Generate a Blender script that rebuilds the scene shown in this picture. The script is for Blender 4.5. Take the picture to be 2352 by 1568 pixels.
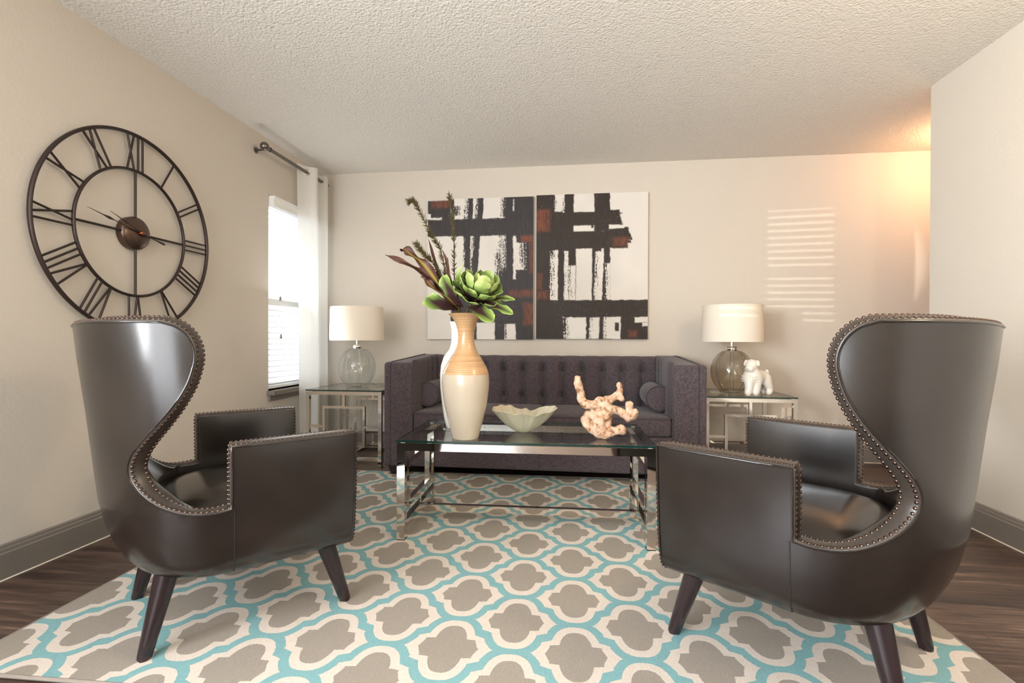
import bpy, bmesh, math, random
import numpy as np
from mathutils import Vector, Matrix, noise as mnoise
random.seed(7)
PI = math.pi
S = bpy.context.scene
C = S.collection
for o in list(bpy.data.objects):
    bpy.data.objects.remove(o)

# ------------------------------------------------------------------ camera
yaw, pitch, roll = .1261, -.0049, .0035
fw = Vector((-math.sin(yaw), math.cos(yaw), 0)); rt = Vector((math.cos(yaw), math.sin(yaw), 0)); up = Vector((0, 0, 1))
f2 = fw*math.cos(pitch) + up*math.sin(pitch); u2 = up*math.cos(pitch) - fw*math.sin(pitch)
r3 = rt*math.cos(roll) + u2*math.sin(roll); u3 = u2*math.cos(roll) - rt*math.sin(roll)
cd = bpy.data.cameras.new('camera'); cam = bpy.data.objects.new('camera', cd); C.objects.link(cam)
cd.sensor_width = 36; cd.lens = 1152.86/2352*36; cd.clip_start = .05
cam.matrix_world = Matrix(((r3.x, u3.x, -f2.x, 2.2655), (r3.y, u3.y, -f2.y, -4.2827), (r3.z, u3.z, -f2.z, .9657), (0, 0, 0, 1)))
S.camera = cam
# ------------------------------------------------------------------ world, exposure, daylight
w = bpy.data.worlds.new('world'); S.world = w; w.use_nodes = True
bg = w.node_tree.nodes['Background']; bg.inputs[0].default_value = (.93, .96, 1, 1); bg.inputs[1].default_value = 2.4
S.view_settings.view_transform = 'Standard'; S.view_settings.look = 'None'
S.view_settings.gamma = 1; S.view_settings.use_curve_mapping = False
S.view_settings.exposure = 0.13
def area(name, loc, rot, sx, sy, power, col):
    l = bpy.data.lights.new(name, 'AREA'); l.shape = 'RECTANGLE'; l.size = sx; l.size_y = sy; l.energy = power; l.color = col
    o = bpy.data.objects.new(name, l); C.objects.link(o); o.location = loc; o.rotation_euler = rot; return o
def point(name, loc, power, col, rad):
    l = bpy.data.lights.new(name, 'POINT'); l.energy = power; l.color = col; l.shadow_soft_size = rad
    o = bpy.data.objects.new(name, l); C.objects.link(o); o.location = loc; return o
# daylight entering through the patio door behind the camera and the second window on the left wall
area('patio_daylight', (1.05, -6.40, 1.15), (PI/2+.35, 0, 0), 1.4, 1.9, 60, (.95, .97, 1))
area('window_daylight', (.06, -5.77, 1.32), (PI/2+.45, 0, -PI/2), 1.15, 1.4, 260, (.93, .96, 1))
area('front_window_daylight', (.055, -.655, 1.25), (PI/2+.80, 0, -PI/2), .28, 1.1, 6.5, (.96, .98, 1))
area('second_window_daylight', (.06, -4.52, 1.53), (PI/2, 0, -PI/2), .55, .78, 62, (.92, .96, 1))
# low sun glancing through the blind of the second window onto the back wall
sl = bpy.data.lights.new('low_sun', 'SPOT'); sl.energy = 15000; sl.color = (1, .93, .80); sl.shadow_soft_size = .03
sl.use_square = True
so = bpy.data.objects.new('low_sun', sl); C.objects.link(so)
tgt = Vector((4.07, 0, 1.56)); dr = (tgt - Vector((0, -4.46, 1.53))).normalized()
so.location = tgt - dr*26.0
so.rotation_euler = dr.to_track_quat('-Z', 'Y').to_euler()
sl.spot_size = 2*math.atan(.66/26); sl.spot_blend = .1
# warm lamps: hall fitting round the corner, ceiling fitting behind the camera
HALL = (4.98, -.48, 2.33); ROOM = (3.75, -3.15, 2.15)
point('hall_lamp_light', (HALL[0], HALL[1], HALL[2]-.02), 19, (1, .52, .25), .06)
point('ceiling_lamp_light', (ROOM[0], ROOM[1], ROOM[2]-.02), 40, (1, .80, .56), .08)

# ------------------------------------------------------------------ helpers
def tag(o, label=None, cat=None, group=None, kind=None):
    if label: o['label'] = label
    if cat: o['category'] = cat
    if group: o['group'] = group
    if kind: o['kind'] = kind
    return o
def thing(name, label, cat, loc=(0, 0, 0), rz=0, group=None):
    o = bpy.data.objects.new(name, None); C.objects.link(o); o.empty_display_size = .1
    o.location = loc; o.rotation_euler = (0, 0, rz); return tag(o, label, cat, group)
def link(name, me, m=None, parent=None):
    o = bpy.data.objects.new(name, me); C.objects.link(o)
    if m is not None and not me.materials: me.materials.append(m)
    if parent is not None: o.parent = parent
    return o
def obj(name, bm, m, parent=None, smooth=None, bevel=0):
    if bevel:
        es = [e for e in bm.edges if len(e.link_faces) == 2 and e.calc_face_angle(0) > .6]
        bmesh.ops.bevel(bm, geom=es, offset=bevel, segments=2, profile=.5, affect='EDGES', clamp_overlap=True)
        smooth = smooth or 40
    bmesh.ops.recalc_face_normals(bm, faces=bm.faces)
    me = bpy.data.meshes.new(name); bm.to_mesh(me); bm.free()
    if smooth:
        me.polygons.foreach_set('use_smooth', [True]*len(me.polygons))
        me.set_sharp_from_angle(angle=math.radians(smooth))
    return link(name, me, m, parent)
def struct(name, bm, m, smooth=None, bevel=0):
    o = obj(name, bm, m, None, smooth, bevel); o['kind'] = 'structure'; return o
def box(bm, x0, x1, y0, y1, z0, z1, M=None):
    vs = [bm.verts.new((x, y, z)) for x in (x0, x1) for y in (y0, y1) for z in (z0, z1)]
    for f in ((0, 1, 3, 2), (4, 6, 7, 5), (0, 4, 5, 1), (2, 3, 7, 6), (0, 2, 6, 4), (1, 5, 7, 3)):
        bm.faces.new([vs[i] for i in f])
    if M is not None: bmesh.ops.transform(bm, matrix=M, verts=vs)
    return vs
def B(*a):
    bm = bmesh.new(); box(bm, *a); return bm
def frame_axes(d):
    d = d.normalized(); a = Vector((0, 0, 1)) if abs(d.z) < .9 else Vector((1, 0, 0))
    u = d.cross(a).normalized(); return u, d.cross(u).normalized()
def tube(bm, pts, rad, n=10, caps=True):
    pts = [Vector(p) for p in pts]; rs = rad if isinstance(rad, (list, tuple)) else [rad]*len(pts)
    rings = []; pu = None
    for i, p in enumerate(pts):
        d = (pts[min(i+1, len(pts)-1)] - pts[max(i-1, 0)])
        if d.length < 1e-9: d = Vector((0, 0, 1))
        d.normalize()
        if pu is None: u, v = frame_axes(d)
        else:
            u = (pu - d*pu.dot(d)); u = u.normalized() if u.length > 1e-6 else frame_axes(d)[0]; v = d.cross(u)
        pu = u
        rings.append([bm.verts.new(p + (u*math.cos(a) + v*math.sin(a))*rs[i]) for a in [2*PI*k/n for k in range(n)]])
    for a, b in zip(rings, rings[1:]):
        for k in range(n): bm.faces.new((a[k], a[(k+1) % n], b[(k+1) % n], b[k]))
    if caps: bm.faces.new(rings[0][::-1]); bm.faces.new(rings[-1])
    return rings
def lathe(bm, prof, n=40, c=(0, 0, 0), cap0=True, cap1=True):
    rings = []
    for r, z in prof:
        rings.append([bm.verts.new((c[0]+r*math.cos(2*PI*k/n), c[1]+r*math.sin(2*PI*k/n), c[2]+z)) for k in range(n)])
    for a, b in zip(rings, rings[1:]):
        for k in range(n): bm.faces.new((a[k], a[(k+1) % n], b[(k+1) % n], b[k]))
    if cap0: bm.faces.new(rings[0][::-1])
    if cap1: bm.faces.new(rings[-1])
    return rings
def torus(bm, c, axis_u, axis_v, R, r, n=64, m=8, flat=1.0):
    c = Vector(c); u = Vector(axis_u); v = Vector(axis_v); wv = u.cross(v)
    rings = []
    for i in range(n):
        a = 2*PI*i/n; d = u*math.cos(a) + v*math.sin(a)
        rings.append([bm.verts.new(c + d*(R + r*math.cos(2*PI*j/m)) + wv*r*flat*math.sin(2*PI*j/m)) for j in range(m)])
    for i in range(n):
        a, b = rings[i], rings[(i+1) % n]
        for j in range(m): bm.faces.new((a[j], b[j], b[(j+1) % m], a[(j+1) % m]))
def grid(bm, P, closed_u=False):
    V = [[bm.verts.new(p) for p in row] for row in P]
    for i in range(len(V)-1):
        n = len(V[i])
        for j in range(n if closed_u else n-1):
            try: bm.faces.new((V[i][j], V[i][(j+1) % n], V[i+1][(j+1) % n], V[i+1][j]))
            except ValueError: pass
    return V
def catmull(P, k):
    P = [Vector(p) for p in P]; out = []
    for i in range(len(P)-1):
        p0 = P[i-1] if i else P[0]*2-P[1]; p1 = P[i]; p2 = P[i+1]; p3 = P[i+2] if i+2 < len(P) else P[-1]*2-P[-2]
        for q in range(k):
            t = q/k; out.append(.5*((2*p1)+(p2-p0)*t+(2*p0-5*p1+4*p2-p3)*t*t+(3*p1-p0-3*p2+p3)*t**3))
    out.append(P[-1]); return out
def interp(x, xs, ys):
    return float(np.interp(x, xs, ys))
def rbox(bm, x0, x1, y0, y1, z0, z1, r, seg=4, crown=0):
    """box with rounded edges as a spherified grid"""
    n = 10
    cx, cy, cz = (x0+x1)/2, (y0+y1)/2, (z0+z1)/2; hx, hy, hz = (x1-x0)/2, (y1-y0)/2, (z1-z0)/2
    def axis(h):
        rr = min(r, h*.98); c = [-h + rr*(1-math.cos(PI/2*i/seg)) for i in range(seg)]
        mid = list(np.linspace(-h+rr, h-rr, 9)); return c + mid + [-q for q in c[::-1]]
    X, Y, Z = axis(hx), axis(hy), axis(hz)
    cache = {}
    def vert(x, y, z):
        k = (round(x, 6), round(y, 6), round(z, 6))
        if k not in cache:
            rr = min(r, hx*.98, hy*.98, hz*.98)
            ix, iy, iz = (max(-h+rr, min(h-rr, q)) for q, h in ((x, hx), (y, hy), (z, hz)))
            d = Vector((x-ix, y-iy, z-iz)); p = Vector((ix, iy, iz))
            if d.length > 1e-9:
                # project the outer cube corner region onto the rounding sphere
                p = p + d.normalized()*rr
            zz = p.z
            if crown and p.z > 0: zz += crown*(1-(p.x/hx)**2)*(1-(p.y/hy)**2)
            cache[k] = bm.verts.new((cx+p.x, cy+p.y, cz+zz))
        return cache[k]
    def face(a, b, f):
        for i in range(len(a)-1):
            for j in range(len(b)-1):
                vs = [f(a[i], b[j]), f(a[i+1], b[j]), f(a[i+1], b[j+1]), f(a[i], b[j+1])]
                vs = [v for k, v in enumerate(vs) if v not in vs[:k]]
                if len(vs) > 2:
                    try: bm.faces.new(vs)
                    except ValueError: pass
    for s in (-1, 1):
        face(X, Y, lambda p, q: vert(p, q, s*hz)); face(X, Z, lambda p, q: vert(p, s*hy, q)); face(Y, Z, lambda p, q: vert(s*hx, p, q))

# ------------------------------------------------------------------ materials
class N:
    """tiny expression builder over shader math nodes"""
    def __init__(s, nt, sock): s.nt, s.s = nt, sock
    def op(s, o, b=None, c=None):
        n = s.nt.nodes.new('ShaderNodeMath'); n.operation = o; s.nt.links.new(s.s, n.inputs[0])
        for i, q in ((1, b), (2, c)):
            if q is None: continue
            if isinstance(q, N): s.nt.links.new(q.s, n.inputs[i])
            else: n.inputs[i].default_value = q
        return N(s.nt, n.outputs[0])
    def __add__(s, o): return s.op('ADD', o)
    def __sub__(s, o): return s.op('SUBTRACT', o)
    def __mul__(s, o): return s.op('MULTIPLY', o)
    def __truediv__(s, o): return s.op('DIVIDE', o)
    def lt(s, o): return s.op('LESS_THAN', o)
    def gt(s, o): return s.op('GREATER_THAN', o)
    def abs(s): return s.op('ABSOLUTE')
    def fract(s): return s.op('FRACT')
    def pow(s, o): return s.op('POWER', o)
    def max(s, o): return s.op('MAXIMUM', o)
    def min(s, o): return s.op('MINIMUM', o)
def lin(c):
    return tuple(((q/255+.055)/1.055)**2.4 if q/255 > .04045 else q/255/12.92 for q in c) + (1,)
def mat(name, col, rough=.5, metal=0, spec=.5, **kw):
    m = bpy.data.materials.new(name); m.use_nodes = True; b = m.node_tree.nodes['Principled BSDF']
    b.inputs['Base Color'].default_value = col; b.inputs['Roughness'].default_value = rough; b.inputs['Metallic'].default_value = metal
    b.inputs['Specular IOR Level'].default_value = spec
    for k, v in kw.items(): b.inputs[k].default_value = v
    return m
def nodes(m): return m.node_tree, m.node_tree.nodes['Principled BSDF']
def coords(nt, out='Object', scale=None, rot=None):
    t = nt.nodes.new('ShaderNodeTexCoord'); s = t.outputs[out]
    if scale or rot:
        mp = nt.nodes.new('ShaderNodeMapping'); nt.links.new(s, mp.inputs[0])
        if scale: mp.inputs['Scale'].default_value = scale
        if rot: mp.inputs['Rotation'].default_value = rot
        s = mp.outputs[0]
    return s
def noise(nt, vec, scale, detail=3, rough=.5, dist=0):
    n = nt.nodes.new('ShaderNodeTexNoise'); nt.links.new(vec, n.inputs['Vector']); n.inputs['Scale'].default_value = scale
    n.inputs['Detail'].default_value = detail; n.inputs['Roughness'].default_value = rough; n.inputs['Distortion'].default_value = dist
    return n.outputs['Fac']
def ramp(nt, fac, stops):
    r = nt.nodes.new('ShaderNodeValToRGB'); nt.links.new(fac, r.inputs[0]); e = r.color_ramp.elements
    while len(e) < len(stops): e.new(.5)
    for q, (p, c) in zip(e, stops): q.position = p; q.color = c
    return r.outputs[0]
def mixc(nt, fac, a, b, mode='MIX'):
    n = nt.nodes.new('ShaderNodeMix'); n.data_type = 'RGBA'; n.blend_type = mode
    for i, q in ((0, fac), (6, a), (7, b)):
        if isinstance(q, N): q = q.s
        if isinstance(q, (float, int, tuple)): n.inputs[i].default_value = q
        else: nt.links.new(q, n.inputs[i])
    return n.outputs[2]
def bump(nt, b, h, strength, dist):
    n = nt.nodes.new('ShaderNodeBump'); n.inputs['Strength'].default_value = strength; n.inputs['Distance'].default_value = dist
    nt.links.new(h.s if isinstance(h, N) else h, n.inputs['Height']); nt.links.new(n.outputs[0], b.inputs['Normal'])
def wall_mat(name, col):
    m = mat(name, col, .75, spec=.2); nt, b = nodes(m); v = coords(nt)
    bump(nt, b, noise(nt, v, 62, 3, .5), .22, .005); return m
M = {}
M['wall'] = wall_mat('wall_paint', lin((206, 198, 186)))
M['ceil'] = mat('popcorn_ceiling', lin((240, 235, 226)), .9, spec=.1)
nt, b = nodes(M['ceil']); v = coords(nt)
vo = nt.nodes.new('ShaderNodeTexVoronoi'); nt.links.new(v, vo.inputs['Vector']); vo.inputs['Scale'].default_value = 75
h = N(nt, noise(nt, v, 85, 4, .7)) - N(nt, vo.outputs['Distance'])*.55
bump(nt, b, h, .85, .012)
M['trim'] = mat('grey_trim_paint', lin((122, 115, 107)), .35)
M['white'] = mat('white_paint', lin((235, 233, 228)), .45)
M['caulk'] = mat('white_caulk', lin((225, 215, 200)), .6)
M['slat'] = mat('white_blind', lin((240, 240, 238)), .45)
M['nickel'] = mat('brushed_nickel', lin((120, 114, 110)), .32, 1)
M['chrome'] = mat('chrome', lin((226, 220, 212)), .06, 1)
M['foot'] = mat('black_plastic', lin((28, 26, 25)), .5)
M['bronze'] = mat('bronzed_iron', lin((62, 52, 48)), .42, .6)
M['hub'] = mat('bronzed_hub', lin((96, 78, 68)), .3, .8)
M['gold'] = mat('copper_pin', lin((150, 92, 60)), .3, 1)
# floor planks
M['floor'] = mat('dark_wood_plank', (.05, .03, .02, 1), .33, spec=.4)
nt, b = nodes(M['floor']); v = coords(nt)
br = nt.nodes.new('ShaderNodeTexBrick'); nt.links.new(v, br.inputs['Vector'])
for k, q in (('Scale', 1), ('Mortar Size', .0015), ('Brick Width', 1.2), ('Row Height', .15), ('Bias', 0)): br.inputs[k].default_value = q
br.offset = .37; br.inputs['Color1'].default_value = (.25, .25, .25, 1); br.inputs['Color2'].default_value = (.85, .85, .85, 1); br.inputs['Mortar'].default_value = (0, 0, 0, 1)
g1 = noise(nt, coords(nt, 'Object', (1.5, 26, 1)), 3.0, 6, .65, .6); g2 = noise(nt, coords(nt, 'Object', (.6, 9, 1)), 2.2, 3, .5, .4)
gr = N(nt, g1)*.7 + N(nt, g2)*.5 + N(nt, br.outputs['Color'])*.16 - .18
nt.links.new(ramp(nt, gr.s, [(.28, lin((34, 26, 23))), (.46, lin((66, 50, 43))), (.60, lin((96, 76, 65))), (.78, lin((150, 126, 110)))]), b.inputs['Base Color'])
bump(nt, b, N(nt, g1)*.5 + N(nt, br.outputs['Fac'])*-1.0, .25, .002)
# leather
M['leather'] = mat('dark_leather', (.03, .026, .024, 1), .30, spec=.68)
nt, b = nodes(M['leather']); v = coords(nt)
q = noise(nt, v, 5, 2, .5); nt.links.new(ramp(nt, q, [(.3, lin((24, 19, 17))), (.7, lin((37, 31, 27)))]), b.inputs['Base Color'])
b.inputs['Roughness'].default_value = .21
M['band'] = mat('leather_edge_band', lin((58, 51, 46)), .34, spec=.55)
M['nail'] = mat('antique_nailhead', lin((104, 86, 77)), .30, 1)
M['dkwood'] = mat('espresso_wood', lin((38, 27, 29)), .22, spec=.55)
# sofa fabric
def fabric(name, c0, c1):
    m = mat(name, c0, .9, spec=.15); nt, b = nodes(m)
    a1 = noise(nt, coords(nt, 'Object', (60, 60, 700)), 1, 2); a2 = noise(nt, coords(nt, 'Object', (700, 700, 60)), 1, 2)
    s_ = N(nt, a1)*.5 + N(nt, a2)*.5
    nt.links.new(ramp(nt, s_.s, [(.36, c0), (.66, c1)]), b.inputs['Base Color']); bump(nt, b, s_, .5, .002)
    b.inputs['Sheen Weight'].default_value = .15
    return m
M['sofa'] = fabric('charcoal_plum_weave', lin((46, 39, 43)), lin((104, 93, 97)))
M['welt'] = mat('dark_welt', lin((56, 50, 54)), .8)
M['button'] = mat('covered_button', lin((54, 48, 51)), .8)
# glass: thin sheet = fresnel mix of clear transmission and reflection
def glass(name, tint, rough=.0, add=.0, ior=1.5):
    m = bpy.data.materials.new(name); m.use_nodes = True; nt = m.node_tree; nt.nodes.clear()
    o = nt.nodes.new('ShaderNodeOutputMaterial'); mx = nt.nodes.new('ShaderNodeMixShader'); t = nt.nodes.new('ShaderNodeBsdfTransparent')
    g = nt.nodes.new('ShaderNodeBsdfGlossy'); g.inputs['Roughness'].default_value = rough; t.inputs[0].default_value = tint
    fr = nt.nodes.new('ShaderNodeLayerWeight'); fr.inputs['Blend'].default_value = .5; f0 = ((ior-1)/(ior+1))**2
    f = (N(nt, fr.outputs['Facing']).pow(5.0)*(1-f0) + (f0+add)).min(1.0)
    nt.links.new(f.s, mx.inputs[0]); nt.links.new(t.outputs[0], mx.inputs[1]); nt.links.new(g.outputs[0], mx.inputs[2]); nt.links.new(mx.outputs[0], o.inputs[0])
    return m
M['pane'] = glass('window_glass', (.97, .99, 1, 1))
M['top'] = glass('table_glass', (.93, .97, .95, 1), 0, .02, 1.52)
M['topedge'] = mat('green_glass_edge', lin((12, 46, 40)), .12, spec=.7)
M['clearlamp'] = glass('clear_lamp_glass', (.90, .92, .92, 1), .03, .03)
M['smoke'] = glass('smoky_lamp_glass', (.79, .76, .70, 1), .03, .04)
M['ribdark'] = mat('glass_rib_dark', lin((92, 88, 82)), .15)  # dark grey ribs of the smoky globe, one even colour
M['riblight'] = mat('glass_rib_clear', lin((196, 198, 196)), .15)
M['pad'] = mat('clear_pad', lin((220, 224, 224)), .2)
def trans(name, col, t):
    m = bpy.data.materials.new(name); m.use_nodes = True; nt = m.node_tree; nt.nodes.clear()
    o = nt.nodes.new('ShaderNodeOutputMaterial'); mx = nt.nodes.new('ShaderNodeMixShader'); mx.inputs[0].default_value = t
    d = nt.nodes.new('ShaderNodeBsdfDiffuse'); tr = nt.nodes.new('ShaderNodeBsdfTranslucent'); d.inputs[0].default_value = col; tr.inputs[0].default_value = col
    v = coords(nt, 'Object', (300, 300, 300)); bp = nt.nodes.new('ShaderNodeBump'); bp.inputs['Strength'].default_value = .15; bp.inputs['Distance'].default_value = .001
    nt.links.new(noise(nt, v, 1, 2), bp.inputs['Height']); nt.links.new(bp.outputs[0], d.inputs['Normal'])
    nt.links.new(d.outputs[0], mx.inputs[1]); nt.links.new(tr.outputs[0], mx.inputs[2]); nt.links.new(mx.outputs[0], o.inputs[0]); return m
M['shade'] = trans('linen_shade', lin((244, 236, 222)), .25)
M['curtain'] = trans('sheer_white_curtain', lin((246, 245, 241)), .5)
M['cer'] = mat('white_ceramic', lin((222, 216, 206)), .22, spec=.5)
M['vasewhite'] = mat('glossy_white_vase', lin((236, 232, 226)), .15)
M['vase'] = mat('cream_glaze', lin((186, 173, 154)), .14, spec=.5)
M['bamboo'] = mat('spun_bamboo', (.5, .3, .15, 1), .22, spec=.5)
nt, b = nodes(M['bamboo'])
q = noise(nt, coords(nt, 'Object', (1.2, 1.2, 130)), 1.6, 4, .6, .3)
nt.links.new(ramp(nt, q, [(.3, lin((164, 124, 84))), (.5, lin((186, 148, 106))), (.72, lin((200, 166, 126)))]), b.inputs['Base Color'])
M['bowl'] = mat('pearl_cream_bowl', lin((206, 198, 174)), .22, .5)
M['bowlin'] = mat('pearl_bowl_inside', lin((226, 208, 184)), .35, .1)
M['drift'] = mat('bleached_root', lin((232, 204, 180)), .7, spec=.2)
nt, b = nodes(M['drift']); v = coords(nt)
n1 = noise(nt, v, 38, 3, .6, .3)
vo = nt.nodes.new('ShaderNodeTexVoronoi'); nt.links.new(v, vo.inputs['Vector']); vo.inputs['Scale'].default_value = 26
spots = ramp(nt, vo.outputs['Distance'], [(.10, (.8, .8, .8, 1)), (.21, (0, 0, 0, 1))])
base = ramp(nt, n1, [(.34, lin((132, 90, 64))), (.46, lin((188, 152, 124))), (.64, lin((204, 180, 158)))])
nt.links.new(mixc(nt, spots, base, lin((112, 66, 40))), b.inputs['Base Color'])
bump(nt, b, N(nt, n1) - N(nt, spots)*.4, .7, .01)
# leaves, coloured along / across the blade through the UV map
def leafmat(name, base, tip, edge, k, across=.35):
    m = mat(name, base, .5, spec=.3); nt, b = nodes(m)
    uv = nt.nodes.new('ShaderNodeTexCoord').outputs['UV']; sp = nt.nodes.new('ShaderNodeSeparateXYZ'); nt.links.new(uv, sp.inputs[0])
    u_, v_ = N(nt, sp.outputs[0]), N(nt, sp.outputs[1])
    d = (u_ - .5).abs()*2
    mp = nt.nodes.new('ShaderNodeMapping'); nt.links.new(uv, mp.inputs[0]); mp.inputs['Scale'].default_value = (14, 1.5, 1)
    st = N(nt, noise(nt, mp.outputs[0], 1, 3))
    f = v_*(1-across) + d*across + st*.35 - .18
    c = ramp(nt, f.s, [(max(0, k-.17), base), (k+.1, tip), (.93, edge)])
    nt.links.new(c, b.inputs['Base Color']); b.inputs['Subsurface Weight'].default_value = 0
    return m
M['petal'] = leafmat('green_petal', lin((56, 34, 33)), lin((114, 142, 66)), lin((178, 196, 120)), .63, .34)
M['petalin'] = leafmat('green_inner_petal', lin((70, 78, 36)), lin((124, 150, 72)), lin((182, 198, 124)), .34, .25)
M['dleaf'] = leafmat('bronze_leaf', lin((40, 36, 18)), lin((66, 36, 29)), lin((96, 60, 42)), .42, .5)
M['yleaf'] = leafmat('variegated_leaf', lin((140, 130, 56)), lin((82, 42, 33)), lin((60, 40, 28)), .40, .6)
M['needle'] = mat('olive_needle', lin((70, 60, 25)), .6)
M['cord'] = mat('clear_cord', lin((196, 186, 168)), .4)
M['plug'] = mat('ivory_plug', lin((238, 226, 210)), .4)
M['lampglass'] = mat('opal_glass', lin((250, 240, 220)), .4)
M['lampglass'].node_tree.nodes['Principled BSDF'].inputs['Emission Color'].default_value = (1, .72, .42, 1)
M['lampglass'].node_tree.nodes['Principled BSDF'].inputs['Emission Strength'].default_value = 3.0
# rug: interlocking trellis in the rug's own coordinates
M['rug'] = mat('trellis_rug', (.5, .5, .5, 1), .95, spec=.05)
nt, b = nodes(M['rug']); v = coords(nt)
sp = nt.nodes.new('ShaderNodeSeparateXYZ'); nt.links.new(v, sp.inputs[0])
wob = (N(nt, noise(nt, v, 130, 2)) - .5)*.004
X = N(nt, sp.outputs[0]) + wob; Y = N(nt, sp.outputs[1]) + wob
PA, PB = .3946, .3261
def motif(ox, oy):
    x = ((X/PA + (.5+ox)).fract() - .5).abs()*PA; y = ((Y/PB + (.5+oy)).fract() - .5).abs()*PB
    def shape(hw, hh, xs, ys, slope, x1, xt, yt, pw):
        lobe = ((x/hw).pow(2.5) + (y/hh).pow(2.5)).lt(1.0)
        bar = x.lt(x1).op('MULTIPLY', y.lt((x - xs)*(-slope) + ys))
        tip = x.gt(x1 - .0005)*y.lt((((x*-1.0 + xt)/(xt-x1)).max(0.0)).pow(pw)*yt)
        return lobe.max(bar).max(tip)
    gray = shape(.0525, .118, .05, .048, .12, .0805, .0955, .036, 1.25)
    white = shape(.0785, .1495, .076, .070, .42, .107, .142, .047, 1.6)
    return gray, white
g0, w0 = motif(0, 0); g1_, w1_ = motif(.5, .5)
G = g0.max(g1_); Wm = w0.max(w1_)
fz = noise(nt, v, 260, 3, .7)
fz2 = noise(nt, coords(nt, 'Object', (420, 60, 60)), 1, 2)
c = mixc(nt, Wm, lin((126, 168, 172)), lin((208, 198, 188)))
c = mixc(nt, G, c, lin((152, 144, 135)))
vr = ramp(nt, (N(nt, fz)*.6 + N(nt, fz2)*.4).s, [(.25, (.80,)*3 + (1,)), (.7, (1.05, 1.05, 1.05, 1))])
nt.links.new(mixc(nt, 1.0, c, vr, 'MULTIPLY'), b.inputs['Base Color'])
bump(nt, b, N(nt, fz) + G*.3, .4, .003)
M['rugedge'] = mat('rug_binding', lin((140, 132, 124)), .9)

# ------------------------------------------------------------------ the room
H = 2.44; XR = 4.3056; YR = -1.0808; YB = -6.5
struct('floor', B(-.15, 6.4, YB-.15, .15, -.06, 0), M['floor'])
struct('ceiling', B(-.15, 6.4, YB-.15, .15, H, H+.08), M['ceil'])
struct('wall_back', B(-.12, 6.4, 0, .12, 0, H), M['wall'])
def wall_with_holes_x(name, x0, x1, y0, y1, holes):
    bm = bmesh.new(); ys = sorted({y0, y1, *[q for h_ in holes for q in h_[:2]]})
    for a, c_ in zip(ys, ys[1:]):
        hs = [h_ for h_ in holes if h_[0] <= a+1e-6 and h_[1] >= c_-1e-6]
        if not hs: box(bm, x0, x1, a, c_, 0, H)
        else:
            if hs[0][2] > 0: box(bm, x0, x1, a, c_, 0, hs[0][2])
            box(bm, x0, x1, a, c_, hs[0][3], H)
    bmesh.ops.remove_doubles(bm, verts=bm.verts, dist=1e-5); return struct(name, bm, M['wall'])
WY0, WY1, WZ0, WZ1 = -.81, -.09, .575, 2.03
W2 = (-4.82, -4.23, 1.12, 1.94); W3 = (-6.42, -5.12, .62, 2.03)
wall_with_holes_x('wall_left', -.12, 0, YB, .0, [(WY0, WY1, WZ0, WZ1), W2, W3])
struct('wall_right', B(XR, XR+.12, YB, YR, 0, H), M['wall'])
struct('wall_hall', B(6.2, 6.32, YB, 0, 0, H), M['wall'])
struct('wall_passage', B(XR+.12, 6.2, -3.12, -3.0, 0, H), M['wall'])
bm = bmesh.new()
box(bm, -.12, .3, YB-.12, YB, 0, H); box(bm, 1.8, XR+.12, YB-.12, YB, 0, H); box(bm, .3, 1.8, YB-.12, YB, 2.12, H)
struct('wall_rear', bm, M['wall'])
# patio door behind the camera
bm = bmesh.new()
for x0, x1 in ((.3, .36), (1.02, 1.08), (1.74, 1.8)): box(bm, x0, x1, YB-.10, YB-.04, 0, 2.12)
box(bm, .3, 1.8, YB-.10, YB-.04, 0, .07); box(bm, .3, 1.8, YB-.10, YB-.04, 2.05, 2.12)
d1 = struct('door_1', bm, M['white'])
obj('pane', B(.36, 1.74, YB-.075, YB-.069, .07, 2.05), M['pane'], d1)
# windows
def window(name, y0, y1, z0, z1, parts=1):
    bm = bmesh.new(); x0, x1 = -.115, -.075; t = .045
    box(bm, x0, x1, y0, y0+t, z0, z1); box(bm, x0, x1, y1-t, y1, z0, z1)
    box(bm, x0, x1, y0, y1, z0, z0+t); box(bm, x0, x1, y0, y1, z1-t, z1)
    zm = (z0+z1)/2 - .05; box(bm, x0, x1, y0, y1, zm-.022, zm+.022)
    o = struct(name, bm, M['white'])
    obj('pane', B(-.098, -.093, y0+t, y1-t, z0+t, z1-t), M['pane'], o); return o
window('window_1', WY0, WY1, WZ0, WZ1); window('window_2', *W2); window('window_3', *W3)
struct('trim_1', B(-.075, .062, WY0-.022, WY1+.03, WZ0-.032, WZ0), M['trim'], bevel=.004)
struct('trim_2', B(-.001, .020, WY0-.006, WY1+.01, WZ0-.075, WZ0-.032), M['trim'], bevel=.003)
struct('trim_3', B(-.075, .062, W3[0]-.022, W3[1]+.022, W3[2]-.032, W3[2]), M['trim'], bevel=.004)
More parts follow.
